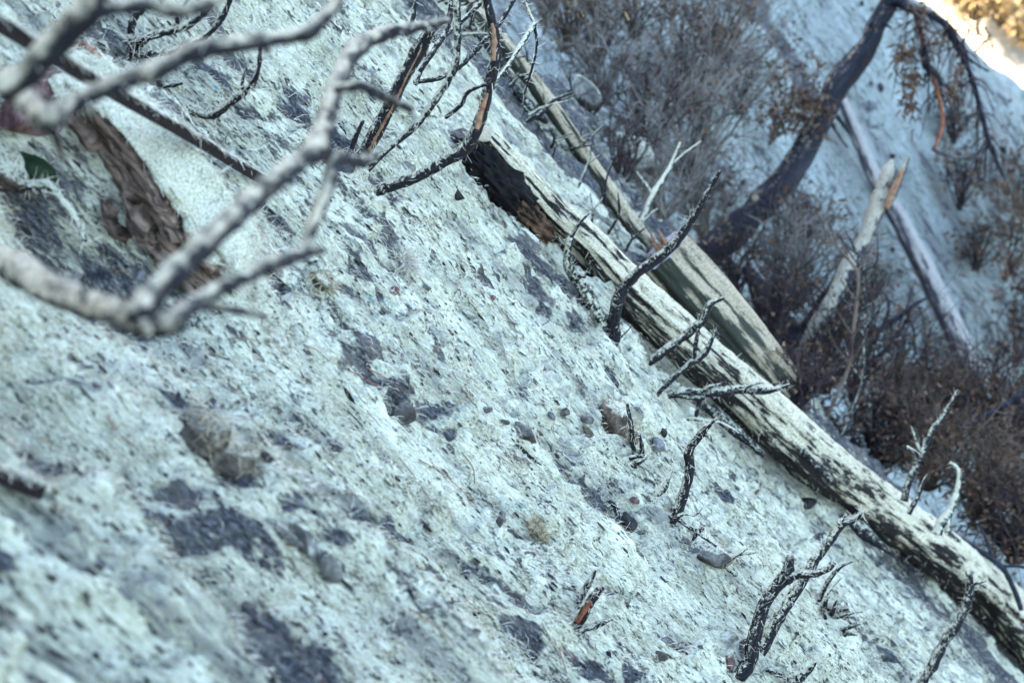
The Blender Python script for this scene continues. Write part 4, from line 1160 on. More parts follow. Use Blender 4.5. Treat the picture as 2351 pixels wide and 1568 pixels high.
rock("stone", "grey lump of stone below the arching shrub beside the log's hollow end", 1043, 325, met(1043, 325, 26), (1.1, .8, .8), M_GREYROCK, seed=38, lift=.4)
rock("stone", "reddish stone against the log's hollow end", 1092, 405, met(1092, 405, 24), (1.2, .7, .9), M_REDROCK, seed=39, lift=.4)
rock("stone", "black stone on the pale slope below the shrub", 1052, 452, met(1052, 452, 16), (1.3, .8, .6), M_BLACKROCK, seed=40, lift=.3)
rock("clod", "dark-edged clod of mulch at the left of the lower slope", 446, 1005, met(446, 1005, 62), (1.1, .8, .8), M_CLOD, "clod", lift=.5, seed=41, fuzz=120, disp=1.3, cuts=3)
rock("clod", "blocky clod with a dark broken face beside the dark-edged clod", 512, 1062, met(512, 1062, 56), (1, .9, .95), M_CLOD, "clod", lift=.5, seed=42, fuzz=80, disp=.9, cuts=5, rot=.4)
rock("clod", "rough clod with a flat grey face on the lower left slope", 742, 1300, met(742, 1300, 38), (1.2, .8, .7), M_PALEROCK, "clod", lift=.5, seed=43, fuzz=0, cuts=9)
rock("clod", "leaning slab of crusted mulch uphill of the flat-faced clod", 688, 1260, met(688, 1260, 36), (1.3, .5, .7), M_PALEROCK, "clod", lift=.5, seed=44, fuzz=0, cuts=9)
rock("clod", "broken crust slab uphill of the leaning slab", 645, 1236, met(645, 1236, 32), (1.4, .5, .6), M_PALEROCK, "clod", lift=.5, seed=45, fuzz=0, cuts=9)
rock("mulch_clump", "round fluffy ball of straw on the grey streak at upper centre", 920, 612, met(920, 612, 21), (1.1, 1, .9), M_PALEROCK, "mulch clump", lift=.5, seed=47, fuzz=900, cuts=1)
rock("mulch_clump", "brownish tuft of matted straw below centre", 1226, 1222, met(1226, 1222, 22), (1.4, .8, .6), M_TANROCK, "mulch clump", lift=.4, seed=48, fuzz=350, cuts=2)
rock("stone", "large pale rock on the bench behind the main log", 1430, 355, .09, (1.2, .9, .9), M_PALEROCK, seed=49, lift=.3, t=7.6)
rock("stone", "dusted rock by the shrubs behind the bench edge near the top", 1330, 225, .06, (1.3, .9, .8), M_PALEROCK, seed=50, lift=.3, t=7.6)
rock("charcoal_lump", "black lump of charcoal beside a bent twig right of the tan rock", 1512, 1000, met(1512, 1000, 16), (1.2, .8, .9), M_BLACKROCK, "charcoal", seed=51, lift=.3, disp=.9)
rock("charcoal_lump", "black charcoal lump under the right end of the main log", 2030, 1235, met(2030, 1235, 12), (1.2, .8, .9), M_BLACKROCK, "charcoal", seed=52, lift=.3, disp=.9)
rock("charcoal_lump", "black charcoal lump on the pale slope right of the rounded grey stone", 1852, 1156, met(1852, 1156, 14), (1.2, .8, .9), M_BLACKROCK, "charcoal", seed=53, lift=.4, disp=.9)

# root hanging beside the boulder and a dry sprig
plant("hanging_root", "fibre-wrapped root hanging in the dark gap left of the boulder", "root", [
    ([(95, 420), (122, 432), (150, 470), (176, 505), (196, 555)], (16, 15, 14, 14, 10), (-.08, -.12)),
    ([(62, 420), (90, 428), (120, 425)], (12, 12, 9), (-.07, -.09))], M_STEMPALE, fuzz=900, base=(140, 470))
plant("dry_sprig", "tiny dry sprig with spread arms right of the boulder", "sprig", [
    ([(497, 470), (499, 445), (505, 420), (492, 418)], (4, 4, 3, 2), (-.01, -.04)), ([(495, 473), (470, 464), (445, 457)], (4, 3, 2), (-.01, -.03)),
    ([(495, 474), (475, 487)], (3, 2), (-.01, -.02)), ([(497, 474), (520, 490)], (3, 2), (-.01, -.02))], M_REDWOOD)
plant("bark_chip", "dark red bark chip lying above the steel bar", "bark chip", [
    ([(188, 102), (210, 117), (233, 133)], (9, 13, 7), (-.01, -.01))], M_REDWOOD)

# grass tuft
t_, Pg = ground(522, 588)
tuft = thing("grass_tuft", "shaggy tuft of dead straw with a few green blades right of the boulder", "grass", Pg)
k = 900
p = rng.normal(size=(k, 3)) * .028 + NN * .02
d_ = FF * .9 + rng.normal(size=(k, 3)) * .55 + NN * .2 - np.array([0, .3, 0]); d_ /= np.linalg.norm(d_, axis=1)[:, None]
v, f = ribbons(p, d_, .025 + .035 * rng.random(k), .0014, .6)
tag(link("dead_straw", new_mesh("dead_straw", v, [f], M_FIBRE), tuft), kind="stuff")
k = 45
p = rng.normal(size=(k, 3)) * .014 + FF * .03
d_ = np.array([0, -.1, 1]) + rng.normal(size=(k, 3)) * .45; d_ /= np.linalg.norm(d_, axis=1)[:, None]
v, f = ribbons(p, d_, .02 + .02 * rng.random(k), .0018, .4)
tag(link("green_blades", new_mesh("green_blades", v, [f], M_GREEN), tuft), kind="stuff")

# pine needles
def tpx(tile, pts_):
    ox, oy = {1: (0, 0), 2: (783.7, 0), 4: (0, 522.7), 5: (783.7, 522.7), 8: (783.7, 1045.4)}[tile]
    return [(ox + x / 3.0, oy + y / 3.0) for x, y in pts_]
NEED = [(8, [(380, 30), (470, 150), (530, 240), (620, 360), (680, 420)], 3), (8, [(510, 50), (680, 140), (800, 240), (880, 330)], 2.2), (8, [(810, 990), (900, 1060), (1000, 1140)], 2.6),
        (8, [(440, 1080), (560, 1160), (680, 1260), (760, 1340)], 3.6), (8, [(1350, 1170), (1450, 1320), (1600, 1430)], 2.4), (8, [(1470, 1340), (1530, 1500)], 3),
        (5, [(160, 980), (290, 1060), (400, 1140)], 3), (5, [(0, 980), (110, 1030), (210, 1090), (310, 1135)], 2.6), (5, [(740, 1010), (820, 1150), (920, 1250)], 2.8), (5, [(50, 1120), (120, 1220)], 2.4),
        (5, [(150, 1280), (260, 1390)], 2.4), (4, [(1570, 780), (1660, 778), (1760, 805)], 2.6), (4, [(700, 1330), (800, 1450), (890, 1530)], 5), (4, [(1290, 1180), (1370, 1260), (1450, 1350)], 3),
        (4, [(1390, 215), (1530, 360)], 2.6), (4, [(2080, 820), (2170, 860), (2240, 950)], 2.2), (4, [(720, 310), (850, 335)], 2.8), (8, [(800, 0), (880, 100), (895, 210)], 3),
        (1, [(1370, 1190), (1500, 1300)], 2.6), (8, [(1140, 0), (1280, 75)], 3), (8, [(1440, 1035), (1555, 1110)], 2.2), (5, [(1620, 0), (1660, 60)], 2), (4, [(2110, 265), (2260, 325)], 2.2), (8, [(1070, 20), (1190, 110)], 2)]
for k, (tl_, pp, w) in enumerate(NEED):
    pp = tpx(tl_, pp)
    P_ = []
    for (x, y) in pp:
        t_, g_ = ground(x, y); P_.append(g_ + NN * (.006 + .006 * rng.random()))
    P_ = np.array(P_); pts_ = catmull(P_, 14)
    v, f, c, guv = tube(pts_, np.full(14, w * .5 * VS * t_ * .8), 5, .1, k)
    o = link("pine_needle", new_mesh("pine_needle", v - P_[0], [f, c], M_NEEDLE, {"guv": guv}), None, P_[0])
    tag(o, "%s reddish-brown pine needle %s" % ("thick" if w > 2.9 else "thin", {1: "right of the boulder at upper left", 2: "at upper centre", 4: "on the left half of the slope", 5: "near the middle of the slope", 8: "on the lower middle of the slope"}[tl_]), "pine needle", "pine needles on the mulch")

# ------------------------------------------------------------------ loose grit, pebbles, fibres
def rand_ground(n, near=1.35, far=6.6):
    """points spread over the visible part of the slope and beside it, denser nearby"""
    out = []
    while len(out) < n:
        px = rng.uniform(-350, 2500, n); py = rng.uniform(-150, 1750, n)
        for x, y in zip(px, py):
            u, yy, t = plane_uy(x, y)
            if 0 < t < 8 and near < yy < far and -1.8 < u < 5.3: out.append((u, yy))
            if len(out) >= n: break
    a = np.array(out[:n]); w, s, tl = near_fields(a[:, 0], a[:, 1])
    P_ = (-D0 + w)[:, None] * NN + a[:, :1] * FF; P_[:, 1] += a[:, 1]
    return P_, s
# individual pebbles
peb = []
for q in range(6):
    V_, F_ = ico(2); r_ = np.random.default_rng(q)
    V_ = V_ * (1 + fbm3(V_ * 1.4 + q * 5, 2, q)[:, None] * .6)
    for _ in range(9):
        n_ = r_.normal(size=3); n_ /= np.linalg.norm(n_); dd = V_ @ n_ - r_.uniform(.35, .7); V_ = V_ - np.clip(dd, 0, None)[:, None] * n_
    peb.append((V_, F_))
PM = [(M_GREYROCK, "grey"), (M_BLACKROCK, "black"), (M_BLUEROCK, "blue-grey"), (M_REDROCK, "brown")]
pebme = {}
for q, (V_, F_) in enumerate(peb):
    for mi, (mm, nm) in enumerate(PM):
        pebme[(q, mi)] = new_mesh("pebble", V_, [F_], mm, {"guv": V_ * .012 + q}, False)
PP, SS = rand_ground(4000)
gz = vn2(PP @ FF * 1.5, PP[:, 1] * 5, 143)
ii = np.argsort(-(gz * .6 + (SS > .45) * .25 + rng.random(4000) * .75))[:260]
PP = PP[ii]
for k in range(260):
    q = int(rng.integers(6)); mi = int(rng.choice(4, p=[.38, .34, .16, .12]))
    o = link("pebble", pebme[(q, mi)], None, PP[k] + NN * .001)
    s = .0042 + .0115 * rng.random() ** 3
    o.scale = (s * 1.2, s, s * .8)
    o.rotation_euler = tuple(rng.uniform(0, 6.28, 3))
    tag(o, "small %s pebble half sunk in the pale mulch" % PM[mi][1], "pebble", "%s pebbles in the mulch" % PM[mi][1])
PP, SS = rand_ground(90)
for k in range(90):
    o = link("charcoal_sliver", pebme[(k % 6, 1)], None, PP[k] + NN * .002)
    s = .004 + .005 * rng.random()
    o.scale = (s * rng.uniform(2.2, 4.5), s, s * .7)
    o.rotation_euler = (rng.uniform(-.3, .3), SL + rng.uniform(-.15, .15), rng.uniform(-.5, .5))
    tag(o, "thin black charcoal sliver lying down the pale mulch", "charcoal", "charcoal slivers on the mulch")
# grit too fine to count
V_, F_ = ico(1)
PP, SS = rand_ground(26000)
soilp = SS > .45
gz = vn2(PP @ FF * 2.2, PP[:, 1] * 6.5, 43) * .6 + vn2(PP @ FF * 8, PP[:, 1] * 18, 47) * .4
PP = PP[rng.random(len(PP)) < np.maximum(sstep(.36, .72, gz) * .95 + .06, soilp * .95)]
n = len(PP)
sz = (.0010 + .0036 * rng.random(n) ** 3)
sc3 = np.stack([sz * rng.uniform(1.1, 3.6, n), sz * .9, sz * .7], -1)
VV = V_[None] * (1 + .5 * (rng.random((n, len(V_), 1)) - .5)) * sc3[:, None, :]
VV = VV[..., :1] * FF + VV[..., 1:2] * np.array([0, 1, 0]) + VV[..., 2:] * NN + PP[:, None] + NN * .001
FA = (F_[None] + (np.arange(n) * len(V_))[:, None, None]).reshape(-1, 3)
mi = rng.choice(3, n, p=[.5, .3, .2])
me = new_mesh("grit", VV.reshape(-1, 3), [FA], [M_BLACKROCK, M_GREYROCK, M_BLUEROCK], {"guv": VV.reshape(-1, 3)}, False, np.repeat(mi, len(F_)))
tag(link("grit", me), "dark charcoal grit scattered over the pale mulch", "grit", kind="stuff")
# straw fibres lying down the slope
n = 100000
PP, SS = rand_ground(n, 1.9, 6.7)
keep = SS < .55 + .3 * rng.random(n)
PP = PP[keep]; n = len(PP)
d_ = FF * rng.normal(.7, .5, (n, 1)) + np.array([0, 1, 0]) * rng.normal(0, .32, (n, 1)) + NN * rng.normal(.16, .22, (n, 1))
d_ /= np.linalg.norm(d_, axis=1)[:, None]
v, f = ribbons(PP + NN * .0015, d_,   .010 + .022 * rng.random(n) ** 2, .0007 + .0006 * rng.random(n), .5, NN[None])
mi = (rng.random(n) < .26).astype(int)
me = new_mesh("straw_fibres", v, [f], [M_FIBRE, M_FIBRE2], None, True, np.concatenate([mi, mi]))
tag(link("straw_fibres", me), "pale straw mulch fibres matted over the slope", "straw mulch", kind="stuff")

# ------------------------------------------------------------------ background: logs, trees, brush
def bg_log(name, label, px, w, ts, mat, parts=()):
    ts = np.interp(np.linspace(0, 1, len(px)), np.linspace(0, 1, len(ts)), ts)
    P_ = np.array([at(x, y, t) for (x, y), t in zip(px, ts)]); R_ = np.array(w) * .5 * VS * ts
    n_ = 140; pts_ = catmull(P_, n_); rad_ = np.interp(np.linspace(0, 1, n_), np.linspace(0, 1, len(R_)), R_)
    SEED[0] += 1
    v, f, c, guv = tube(pts_, rad_, 28, .07, SEED[0], .25)
    root = thing(name, label, "log", P_[0])
    link("trunk", new_mesh("trunk", v - P_[0], [f, c], mat, {"guv": guv}), root)
    return root, P_, ts
px3 = [(1918, 190), (1932, 228), (1975, 330), (2010, 410), (2074, 523), (2134, 640), (2200, 776), (2262, 905), (2300, 985)]
t3 = [far_ground(x + 8, y + 8)[0] - .22 for x, y in px3]
t3 = list(np.linspace(t3[0], t3[-1], 9))
bg_log("fallen_log", "slender pale log lying steeply down the far slope at the right", px3, (18, 22, 28, 34, 42, 46, 52, 56, 58), t3, M_LOG3)

# slender log along the edge of the bench, with twigs caught on it
pxe = [(1060, -10), (1130, 72), (1195, 152), (1270, 252), (1355, 378), (1437, 496), (1515, 602), (1580, 685)]
te = np.array([ground(x - 8, y + 10)[0] for x, y in pxe]); ke = np.arange(len(te)); te = np.polyval(np.polyfit(ke, np.minimum(te, np.median(te) + .6), 1), ke) - .02
bg_log("fallen_log", "long slender pale log along the bench edge behind the main log", pxe, (30, 34, 36, 38, 38, 38, 36, 34), list(te), M_LOG2)
for q in range(34):
    f_ = rng.random(); x = np.interp(f_, np.linspace(0, 1, 8), [p[0] for p in pxe]) - rng.uniform(-10, 70); y = np.interp(f_, np.linspace(0, 1, 8), [p[1] for p in pxe]) + rng.uniform(-10, 40)
    t_ = ground(x, y)[0]; an = rng.uniform(-2.4, .2); ln = rng.uniform(40, 110)
    p1 = (x + math.cos(an) * ln * .5 + rng.normal() * 6, y + math.sin(an) * ln * .5 + rng.normal() * 6); p2 = (x + math.cos(an) * ln, y + math.sin(an) * ln)
    plant("bench_twig", "thin bare twig caught among the debris on the bench behind the main log", "twig", [
        ([(x, y), p1, p2], (rng.uniform(5, 9), 5, 2.5), (-.02, -.08)), ([p1, (p1[0] + rng.normal() * 25, p1[1] - rng.uniform(10, 40))], (4, 2), (-.05, -.08))],
        (M_STEMDARK, M_STEM, M_STEMPALE)[q % 3], "twigs among the debris behind the main log", depth=t_)

# leaning tree
tl0 = 9.6
tree = plant("leaning_tree", "leaning burnt tree with a crooked trunk reaching the top edge", "tree", [
    ([(1560, 650), (1640, 575), (1717, 502), (1774, 445), (1827, 380), (1867, 310), (1900, 247), (1922, 196), (1952, 158), (1990, 113), (2014, 63), (2045, 0), (2075, -70)],
     (72, 68, 62, 58, 54, 50, 47, 53, 51, 41, 40, 40, 40), (0, .3), M_TREE, "trunk"),
    ([(2040, 2), (2064, 4), (2087, 20), (2134, 33), (2177, 63), (2201, 113), (2231, 180), (2251, 253), (2271, 323), (2301, 402)], (40, 28, 20, 16, 15, 14, 12, 11, 9, 5), (.25, -.1), M_BURNT),
    ([(2080, 14), (2100, 30), (2111, 57), (2121, 110), (2134, 157), (2154, 217), (2164, 283), (2147, 343)], (12, 10, 10, 10, 10, 9, 8, 5), (.2, -.2), M_REDWOOD),
    ([(2130, 150), (2160, 190), (2190, 215)], (6, 5, 3), (-.1, -.2), M_BURNT), ([(2121, 110), (2125, 150), (2140, 165)], (14, 15, 10), (-.02, -.06), M_BURNT),
    ([(2205, 120), (2215, 90), (2228, 60)], (6, 5, 3), (.05, .1), M_BURNT), ([(2200, 110), (2230, 140), (2270, 165)], (6, 6, 4), (.05, .0), M_BURNT),
    ([(2164, 283), (2185, 255), (2192, 215)], (6, 5, 3), (-.1, -.1), M_BURNT), ([(2160, 270), (2150, 330), (2145, 345), (2190, 360), (2250, 362)], (4, 6, 8, 9, 7), (-.1, -.1), M_TWIG_GREY),
    ([(1998, 60), (2008, 44)], (10, 5), (.2, .2), M_BURNT), ([(2030, 55), (2048, 66)], (9, 4), (.2, .2), M_BURNT), ([(1903, 200), (1897, 188)], (10, 5), (.15, .15), M_TREE),
    ([(1912, 255), (1935, 285), (1950, 305)], (10, 9, 6), (.15, .3), M_BURNT),
    ([(1905, 270), (1915, 295), (1945, 340)], (7, 6, 3), (.15, .3), M_BURNT),
], M_TREE, depth=tl0)
# brown dead leaves and fine twigs hanging from it
lines = []; leafP = []
for (cx, cy, rx_, ry_, nl_) in ((2080, 117, 26, 26, 60), (2094, 178, 22, 22, 60), (2084, 235, 20, 34, 70), (2200, 177, 12, 26, 40), (2187, 213, 14, 20, 30), (2110, 30, 26, 24, 50),
                                (2240, 55, 20, 30, 26), (2150, 90, 30, 30, 24), (2060, 150, 20, 20, 20), (2270, 90, 14, 20, 16)):
    for q in range(nl_):
        leafP.append(at(cx + rng.normal() * rx_ * .55, cy + rng.normal() * ry_ * .6, tl0 - .05 + rng.normal() * .15))
anchors = [(2087, 20), (2111, 57), (2121, 110), (2134, 157), (2154, 217), (2177, 63), (2201, 113), (2231, 180), (2251, 253), (2271, 323)]
for q in range(120):
    ax, ay = anchors[q % len(anchors)]
    a = at(ax + rng.normal() * 4, ay + rng.normal() * 12, tl0 + rng.normal() * .03)
    dx, dy = rng.normal() * 38, abs(rng.normal()) * 70 + 15
    b = at(ax + dx * .6, ay + dy * .3, tl0 + rng.normal() * .1); c = at(ax + dx, ay + dy, tl0 + rng.normal() * .2)
    lines.append((catmull([a, b, c], 6), np.linspace(.006, .0022, 6)))
v, f = batch_tubes(lines); o_ = np.array(tree.location)
tag(link("drooping_twigs", new_mesh("drooping_twigs", v - o_, [f], M_TWIG_DARK), tree), kind="stuff")
leafP = np.array(leafP); k = len(leafP)
d_ = rng.normal(size=(k, 3)) + np.array([0, 0, -.9]); d_ /= np.linalg.norm(d_, axis=1)[:, None]
v, f = ribbons(leafP, d_, .03 + .045 * rng.random(k), .013, .6)
tag(link("dead_leaves", new_mesh("dead_leaves", v - o_, [f], M_LEAF), tree), kind="stuff")

# mottled snag
plant("broken_snag", "mottled pale snag with a split orange top in front of the far log", "snag", [
    ([(1810, 865), (1838, 818), (1861, 773), (1901, 706), (1934, 640), (1967, 583), (1997, 520), (2022, 452), (2040, 395), (2048, 368)], (34, 34, 32, 32, 31, 31, 33, 37, 28, 8), (0, .25), M_SNAG, "trunk"),
    ([(2040, 460), (2058, 425), (2075, 385), (2086, 358)], (22, 18, 14, 5), (.2, .25), M_SNAG, "split_half"),
    ([(2034, 480), (2050, 440), (2066, 405), (2074, 385)], (12, 15, 12, 3), (.13, .16), M_WOOD, "exposed_wood")], M_SNAG, depth=8.2)
# burnt stump and its limbs
plant("burnt_stump", "blue-black burnt stump with crooked limbs in the gully behind the broken log", "stump", [
    ([(1835, 800), (1790, 760), (1765, 700), (1740, 655), (1712, 615)], (74, 78, 62, 40, 24), (0, .1), M_BURNT, "trunk"),
    ([(1790, 700), (1834, 679), (1871, 648)], (20, 16, 9), (-.05, -.1), M_BURNT), ([(1805, 768), (1854, 743), (1881, 696), (1921, 637)], (24, 20, 16, 9), (-.05, -.05), M_BURNT),
    ([(1782, 705), (1780, 645)], (16, 10), (-.1, -.1), M_BURNT), ([(1789, 700), (1790, 650)], (9, 7), (-.1, -.1), M_BURNT)], M_BURNT, depth=8.9)
plant("burnt_branch", "blue-black forked branch in front of the far log", "branch", [
    ([(1960, 790), (1990, 768), (2027, 753), (2067, 726), (2101, 699), (2127, 684)], (13, 13, 13, 11, 9, 5), (0, 0)), ([(2027, 753), (2041, 703), (2030, 670)], (9, 7, 4), (0, 0)),
    ([(2080, 715), (2098, 760), (2100, 820)], (7, 6, 4), (0, 0)), ([(1900, 870), (2000, 830), (2060, 770), (2095, 705)], (9, 9, 8, 5), (.1, 0))], M_BURNT, depth=9.4)
plant("burnt_branch", "dark bluish branch arching along the bottom of the gully at the right", "branch", [
    ([(2050, 1020), (2140, 1000), (2217, 973), (2280, 945), (2351, 905), (2420, 880)], (8, 10, 11, 11, 12, 12), (0, 0)), ([(2235, 966), (2225, 930), (2215, 905)], (7, 6, 4), (0, 0))], M_BURNT, depth=8.2)
plant("burnt_branch", "dark bluish branch just behind the right end of the main log", "branch", [
    ([(2200, 1232), (2245, 1262), (2301, 1303), (2330, 1358), (2345, 1400)], (9, 11, 12, 12, 10), (0, 0)), ([(2280, 1285), (2262, 1235), (2245, 1200)], (7, 6, 3), (0, 0)),
    ([(2290, 1300), (2340, 1300), (2380, 1310)], (7, 6, 4), (0, 0))], M_BURNT, depth=7.0)

def bush(name, label, px, py, t, rx_, h_, n1, mat, group, seed=0, curl=.5, leaf=None, nleaf=0, thick=1.0, lean=(0, 0, 0), leafw=.016, droop=0.0, stuffleaf="dead_leaves"):
    """a twiggy bush: stems from one root that fork twice"""
    r_ = np.random.default_rng(1000 + seed)
    root_p = at(px, py, t)
    root = thing(name, label, "bush", root_p, group)
    st = []; fine = []; tips = []
    rw = rx_ * VS * t; hh = h_ * VS * t
    for q in range(n1):
        ang = r_.uniform(0, 6.283); sp = r_.random() ** .6
        end = np.array([math.cos(ang) * rw * sp, math.sin(ang) * rw * sp * .8, hh * (1 - .45 * sp * sp) * r_.uniform(.65, 1.05)]) + np.array(lean) * hh
        mid = end * .5 + r_.normal(size=3) * hh * .06 + np.array([0, 0, hh * .06])
        b0 = r_.normal(size=3) * np.array([.06, .06, .0]) * rw
        p_ = catmull([b0, mid, end], 9); p_ += np.cumsum(r_.normal(size=(9, 3)), 0) * hh * .010
        th_ = .0045 * thick * r_.uniform(.7, 1.4)
        st.append((p_, np.linspace(th_ * 1.5, th_ * .5, 9)))
        for s_ in range(r_.integers(4, 7)):
            i0 = r_.integers(2, 9); d0 = p_[min(i0, 8)] - p_[i0 - 1]; d0 /= np.linalg.norm(d0) + 1e-9
            d1 = d0 + r_.normal(size=3) * .65; d1[2] -= droop; d1 /= np.linalg.norm(d1); ln = hh * r_.uniform(.18, .42)
            cv_ = r_.normal(size=3) * curl
            q_ = np.array([p_[min(i0, 8)] + (d1 * x + cv_ * x * x * .5) * ln for x in np.linspace(0, 1, 6)])
            fine.append((q_, np.linspace(th_ * .6, th_ * .26, 6)))
            tips.append(q_[-1])
            for _ in range(r_.integers(3, 6)):
                i1 = r_.integers(1, 6); d2 = d1 + r_.normal(size=3) * .8; d2 /= np.linalg.norm(d2); l2 = ln * r_.uniform(.25, .6); cv2 = r_.normal(size=3) * curl
                z_ = np.array([q_[i1] + (d2 * x + cv2 * x * x * .6) * l2 for x in np.linspace(0, 1, 4)])
                fine.append((z_, np.linspace(th_ * .38, th_ * .2, 4))); tips.append(z_[-1]); tips.append(z_[2])
    v_, f_ = batch_tubes(st, 5); link("stems", new_mesh("stems", v_, [f_], mat), root)
    v_, f_ = batch_tubes(fine, 3); tag(link("fine_twigs", new_mesh("fine_twigs", v_, [f_], mat), root), kind="stuff")
    if leaf and nleaf:
        tp = np.array(tips); ii = r_.integers(0, len(tp), nleaf); d_ = r_.normal(size=(nleaf, 3)) + np.array([0, 0, -.2]); d_ /= np.linalg.norm(d_, axis=1)[:, None]
        v_, f_ = ribbons(tp[ii] + r_.normal(size=(nleaf, 3)) * .02 * t / 8, d_, leafw * (1.2 + 1.6 * r_.random(nleaf)), leafw, .4)
        tag(link(stuffleaf, new_mesh(stuffleaf, v_, [f_], leaf), root), kind="stuff")
    return root

GB = "wispy grey bushes behind the bench edge"
bush("grey_bush", "big wispy grey-brown bush filling the top centre behind the bench", 1575, 400, 8.6, 190, 400, 30, M_TWIG_GREY, GB, 1, .9, M_LEAF, 160)
bush("grey_bush", "pale curly-twigged bush between the bench edge and the sawn end", 1520, 500, 8.0, 150, 280, 22, M_TWIG_GREY, GB, 2, 1.0)
bush("grey_bush", "pale leafless bush at the top edge left of centre of the brush", 1390, 240, 8.2, 110, 260, 18, M_TWIG_GREY, GB, 3, .8)
bush("grey_bush", "dark dense bush at the top edge above the grey bushes", 1640, 130, 10.2, 150, 200, 26, M_TWIG_BROWN, GB, 4, .8, M_LEAF, 200)
bush("grey_bush", "tan tangle of twigs right of the bench edge near the top", 1300, 120, 8.4, 120, 220, 20, M_TWIG_BROWN, GB, 5, .8, M_GOLD, 100)
bush("grey_bush", "bushy grey thicket left of the leaning trunk's foot", 1620, 560, 10.2, 110, 220, 26, M_TWIG_GREY, GB, 6, 1.0, M_LEAF, 120)
bush("grey_bush", "dark low twigs on the bench edge beside the rocks", 1420, 440, 7.5, 90, 180, 14, M_TWIG_DARK, GB, 7, .7)
bush("grey_bush", "thin dark-twigged bush in the notch below the tan tangle", 1330, 300, 7.7, 80, 150, 12, M_TWIG_DARK, GB, 8, .7)
bush("seedling", "upright rusty-leaved seedling left of the leaning trunk's bend", 1765, 330, 9.8, 45, 190, 9, M_TWIG_BROWN, None, 10, .3, M_LEAF, 500, lean=(.28, 0, 0))
bush("grey_bush", "grey twiggy bush behind the broken log below the leaning trunk", 1830, 700, 8.7, 130, 250, 24, M_TWIG_GREY, GB, 11, .9, M_LEAF, 100)
bush("grey_bush", "dark tangled bush at the foot of the mottled snag", 1890, 900, 8.3, 120, 220, 24, M_TWIG_DARK, GB, 12, .8, M_LEAF, 150)
TH = "thicket of burnt brush filling the gully behind the logs"
TB = [(1250, 60, 8.0, 90, 200, 0), (1460, 90, 9.2, 130, 220, 1), (1560, 230, 9.4, 130, 240, 2), (1700, 260, 10.8, 110, 220, 2), (1480, 370, 8.2, 110, 220, 2), (1600, 480, 10.4, 110, 200, 2),
      (1690, 670, 8.4, 110, 150, 2), (1780, 660, 9.4, 110, 260, 2), (1770, 800, 7.9, 110, 200, 2), (1900, 820, 8.8, 120, 260, 2), (1960, 920, 8.4, 120, 260, 2), (2050, 900, 9.6, 110, 220, 2),
      (2140, 940, 9.4, 110, 200, 2), (2290, 960, 9.0, 110, 220, 2), (1850, 950, 7.8, 100, 200, 2), (2340, 1180, 8.2, 100, 240, 2), (1360, 170, 8.6, 100, 200, 2), (1620, 330, 10.6, 110, 240, 1)]
bush("burnt_bush", "small dark bush in front of the lower end of the broken log", 1830, 945, 6.35, 95, 150, 30, M_TWIG_DARK, TH, 199, .8, M_LEAF, 120, leafw=.012)
TL = ["pale leafless bush at the top edge beside the tan tangle", "brown twiggy bush at the top edge left of the dark dense bush", "dark bush in the middle of the top centre brush",
      "dark bush high up behind the leaning trunk", "dark bush beside the pale curly-twigged bush", "dark bush behind the foot of the leaning trunk", "low dark bush between the broken log and the leaning trunk's foot",
      "dark bush at the blue-black stump", "dark bush just behind the middle of the broken log", "dark bush between the stump and the mottled snag", "dark bush at the foot of the two slim saplings",
      "dark bush below the forked blue-black branch, nearer the far log", "dark bush left of the far log's lower end", "dark bush right of the far log's lower end", "dark bush behind the lower end of the broken log",
      "dark bush at the right edge low in the gully", "dark bush between the tan tangle and the top centre brush", "brown bush on the slope left of the rusty-leaved seedling"]
for q, (x, y, t, r_, h_, mm) in enumerate(TB):
    bush("burnt_bush", TL[q], x, y, t, r_, h_, 18, (M_TWIG_GREY, M_TWIG_BROWN, M_TWIG_DARK)[mm], TH, 200 + q, .9, M_LEAF, 90, leafw=.014)
DB = "dry brown bushes in the gully at the right"
k = 0
for (x, y, t, r_, h_, lb) in ((2010, 1080, 7.9, 110, 200, "dry brown bush just behind the main log right of the broken log"), (2130, 1120, 7.8, 110, 190, "dry brown bush behind the speckled stem"),
                        (2240, 1190, 7.7, 110, 200, "dry brown bush behind the hooked stem"), (2330, 1290, 7.6, 110, 220, "dry brown bush at the right edge above the end of the main log"),
                        (2060, 990, 8.9, 110, 170, "darker brown bush below the forked blue-black branch"), (2180, 1020, 8.8, 110, 170, "darker brown bush at the foot of the slender far log"),
                        (2310, 1060, 8.8, 120, 200, "tall brown bush at the right edge below the far log")):
    bush("brown_bush", lb, x, y, t, r_, h_, 44, M_TWIG_BROWN if k % 3 else M_TWIG_DARK, DB, 30 + k, .8, M_LEAF, 520, leafw=.013); k += 1
FBG = "dark bushes on the far slope at the right edge"
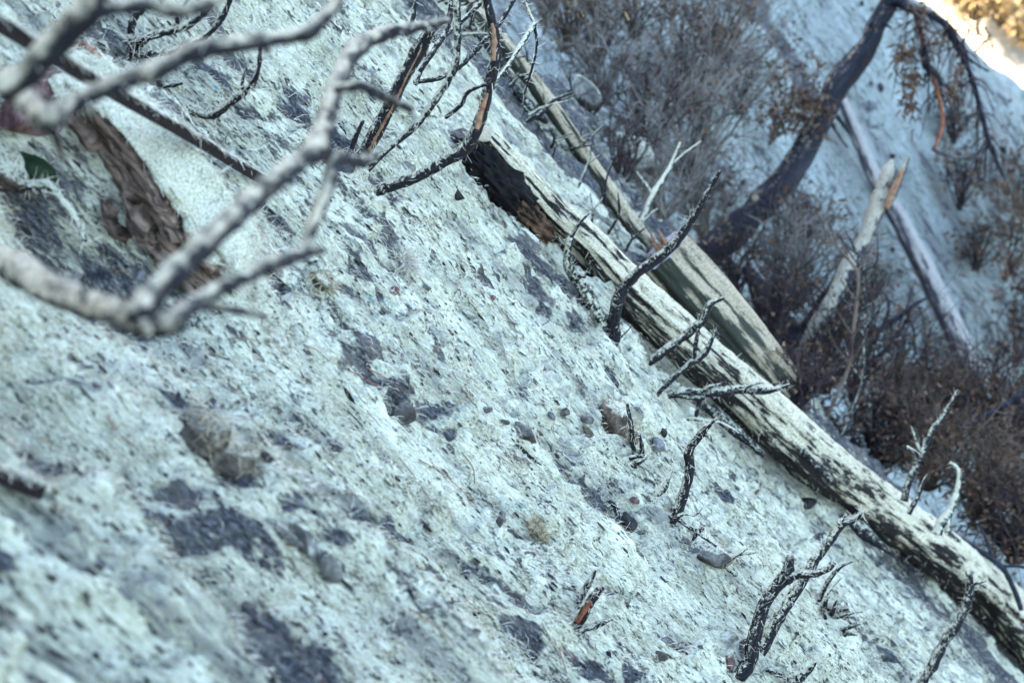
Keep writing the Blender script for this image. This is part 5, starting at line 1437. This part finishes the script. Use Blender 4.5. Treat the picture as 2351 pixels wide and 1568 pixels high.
for (x, y, r_, h_, mt, nl_, lb) in ((2310, 640, 80, 260, M_TWIG_BROWN, 500, "brown leafy bush at the right edge on the far slope"), (2200, 480, 60, 160, M_TWIG_DARK, 120, "dark twiggy bush hanging below the drooping branches"),
                        (2340, 480, 70, 190, M_TWIG_DARK, 250, "dark bush at the right edge below the sunlit corner"), (2330, 840, 80, 240, M_TWIG_DARK, 350, "dark bush at the right edge beside the far log's lower end"),
                        (2240, 620, 50, 130, M_TWIG_DARK, 80, "small sparse bush between the far log and the right edge"), (2190, 330, 50, 130, M_TWIG_DARK, 60, "sparse dark twigs on the far slope under the tree's limb"),
                        (2000, 700, 50, 130, M_TWIG_DARK, 60, "sparse dark twigs between the snag and the far log"), (1850, 560, 50, 120, M_TWIG_DARK, 60, "sparse dark twigs right of the leaning trunk's lower half")):
    t_, _ = far_ground(x, y)
    bush("dark_bush", lb, x, y, t_ - .1, r_, h_, 16, mt, FBG, 60 + k, .7, M_LEAF, nl_, leafw=.02); k += 1
# charcoal chunks and small stones on the far slope
for q in range(46):
    x = rng.uniform(1650, 2330); y = rng.uniform(10, 880)
    t_, Pg = far_ground(x, y)
    V_, F_ = peb[q % 6]
    o = link("far_stone", pebme[(q % 6, 1 if q % 3 else 0)], None, Pg)
    s = rng.uniform(.015, .045); o.scale = (s * 1.5, s, s * .8); o.rotation_euler = tuple(rng.uniform(0, 6.28, 3))
    tag(o, "small dark lump of charcoal on the far slope", "charcoal", "charcoal lumps on the far slope")

# golden brush in the sun
for q, (x, y, r_, h_) in enumerate(((2230, 45, 60, 60), (2300, 60, 60, 70), (2345, 105, 50, 60), (2270, 15, 60, 60), (2350, 20, 60, 70), (2200, 10, 50, 50))):
    r0 = ray(x, y); t_ = ((CH @ NH) / (NH @ r0)) - .3
    bush("golden_bush", ["golden bush nearest the shaded slope in the sunlit corner", "golden bush in the middle of the sunlit corner", "golden bush at the right edge low in the sunlit corner", "golden bush at the top edge of the sunlit corner", "golden bush at the very top right of the picture", "leftmost golden bush at the top edge beside the dark tree"][q], x, y, t_, r_, h_, 14, M_TWIG_BROWN, "golden bushes in the sun", 90 + q, .7, M_GOLD, 500, thick=2.2, leafw=.03)

if 0: print("TRIS", sum(len(o.data.loops) - 2 * len(o.data.polygons) for o in SC.objects if o.type == 'MESH'))
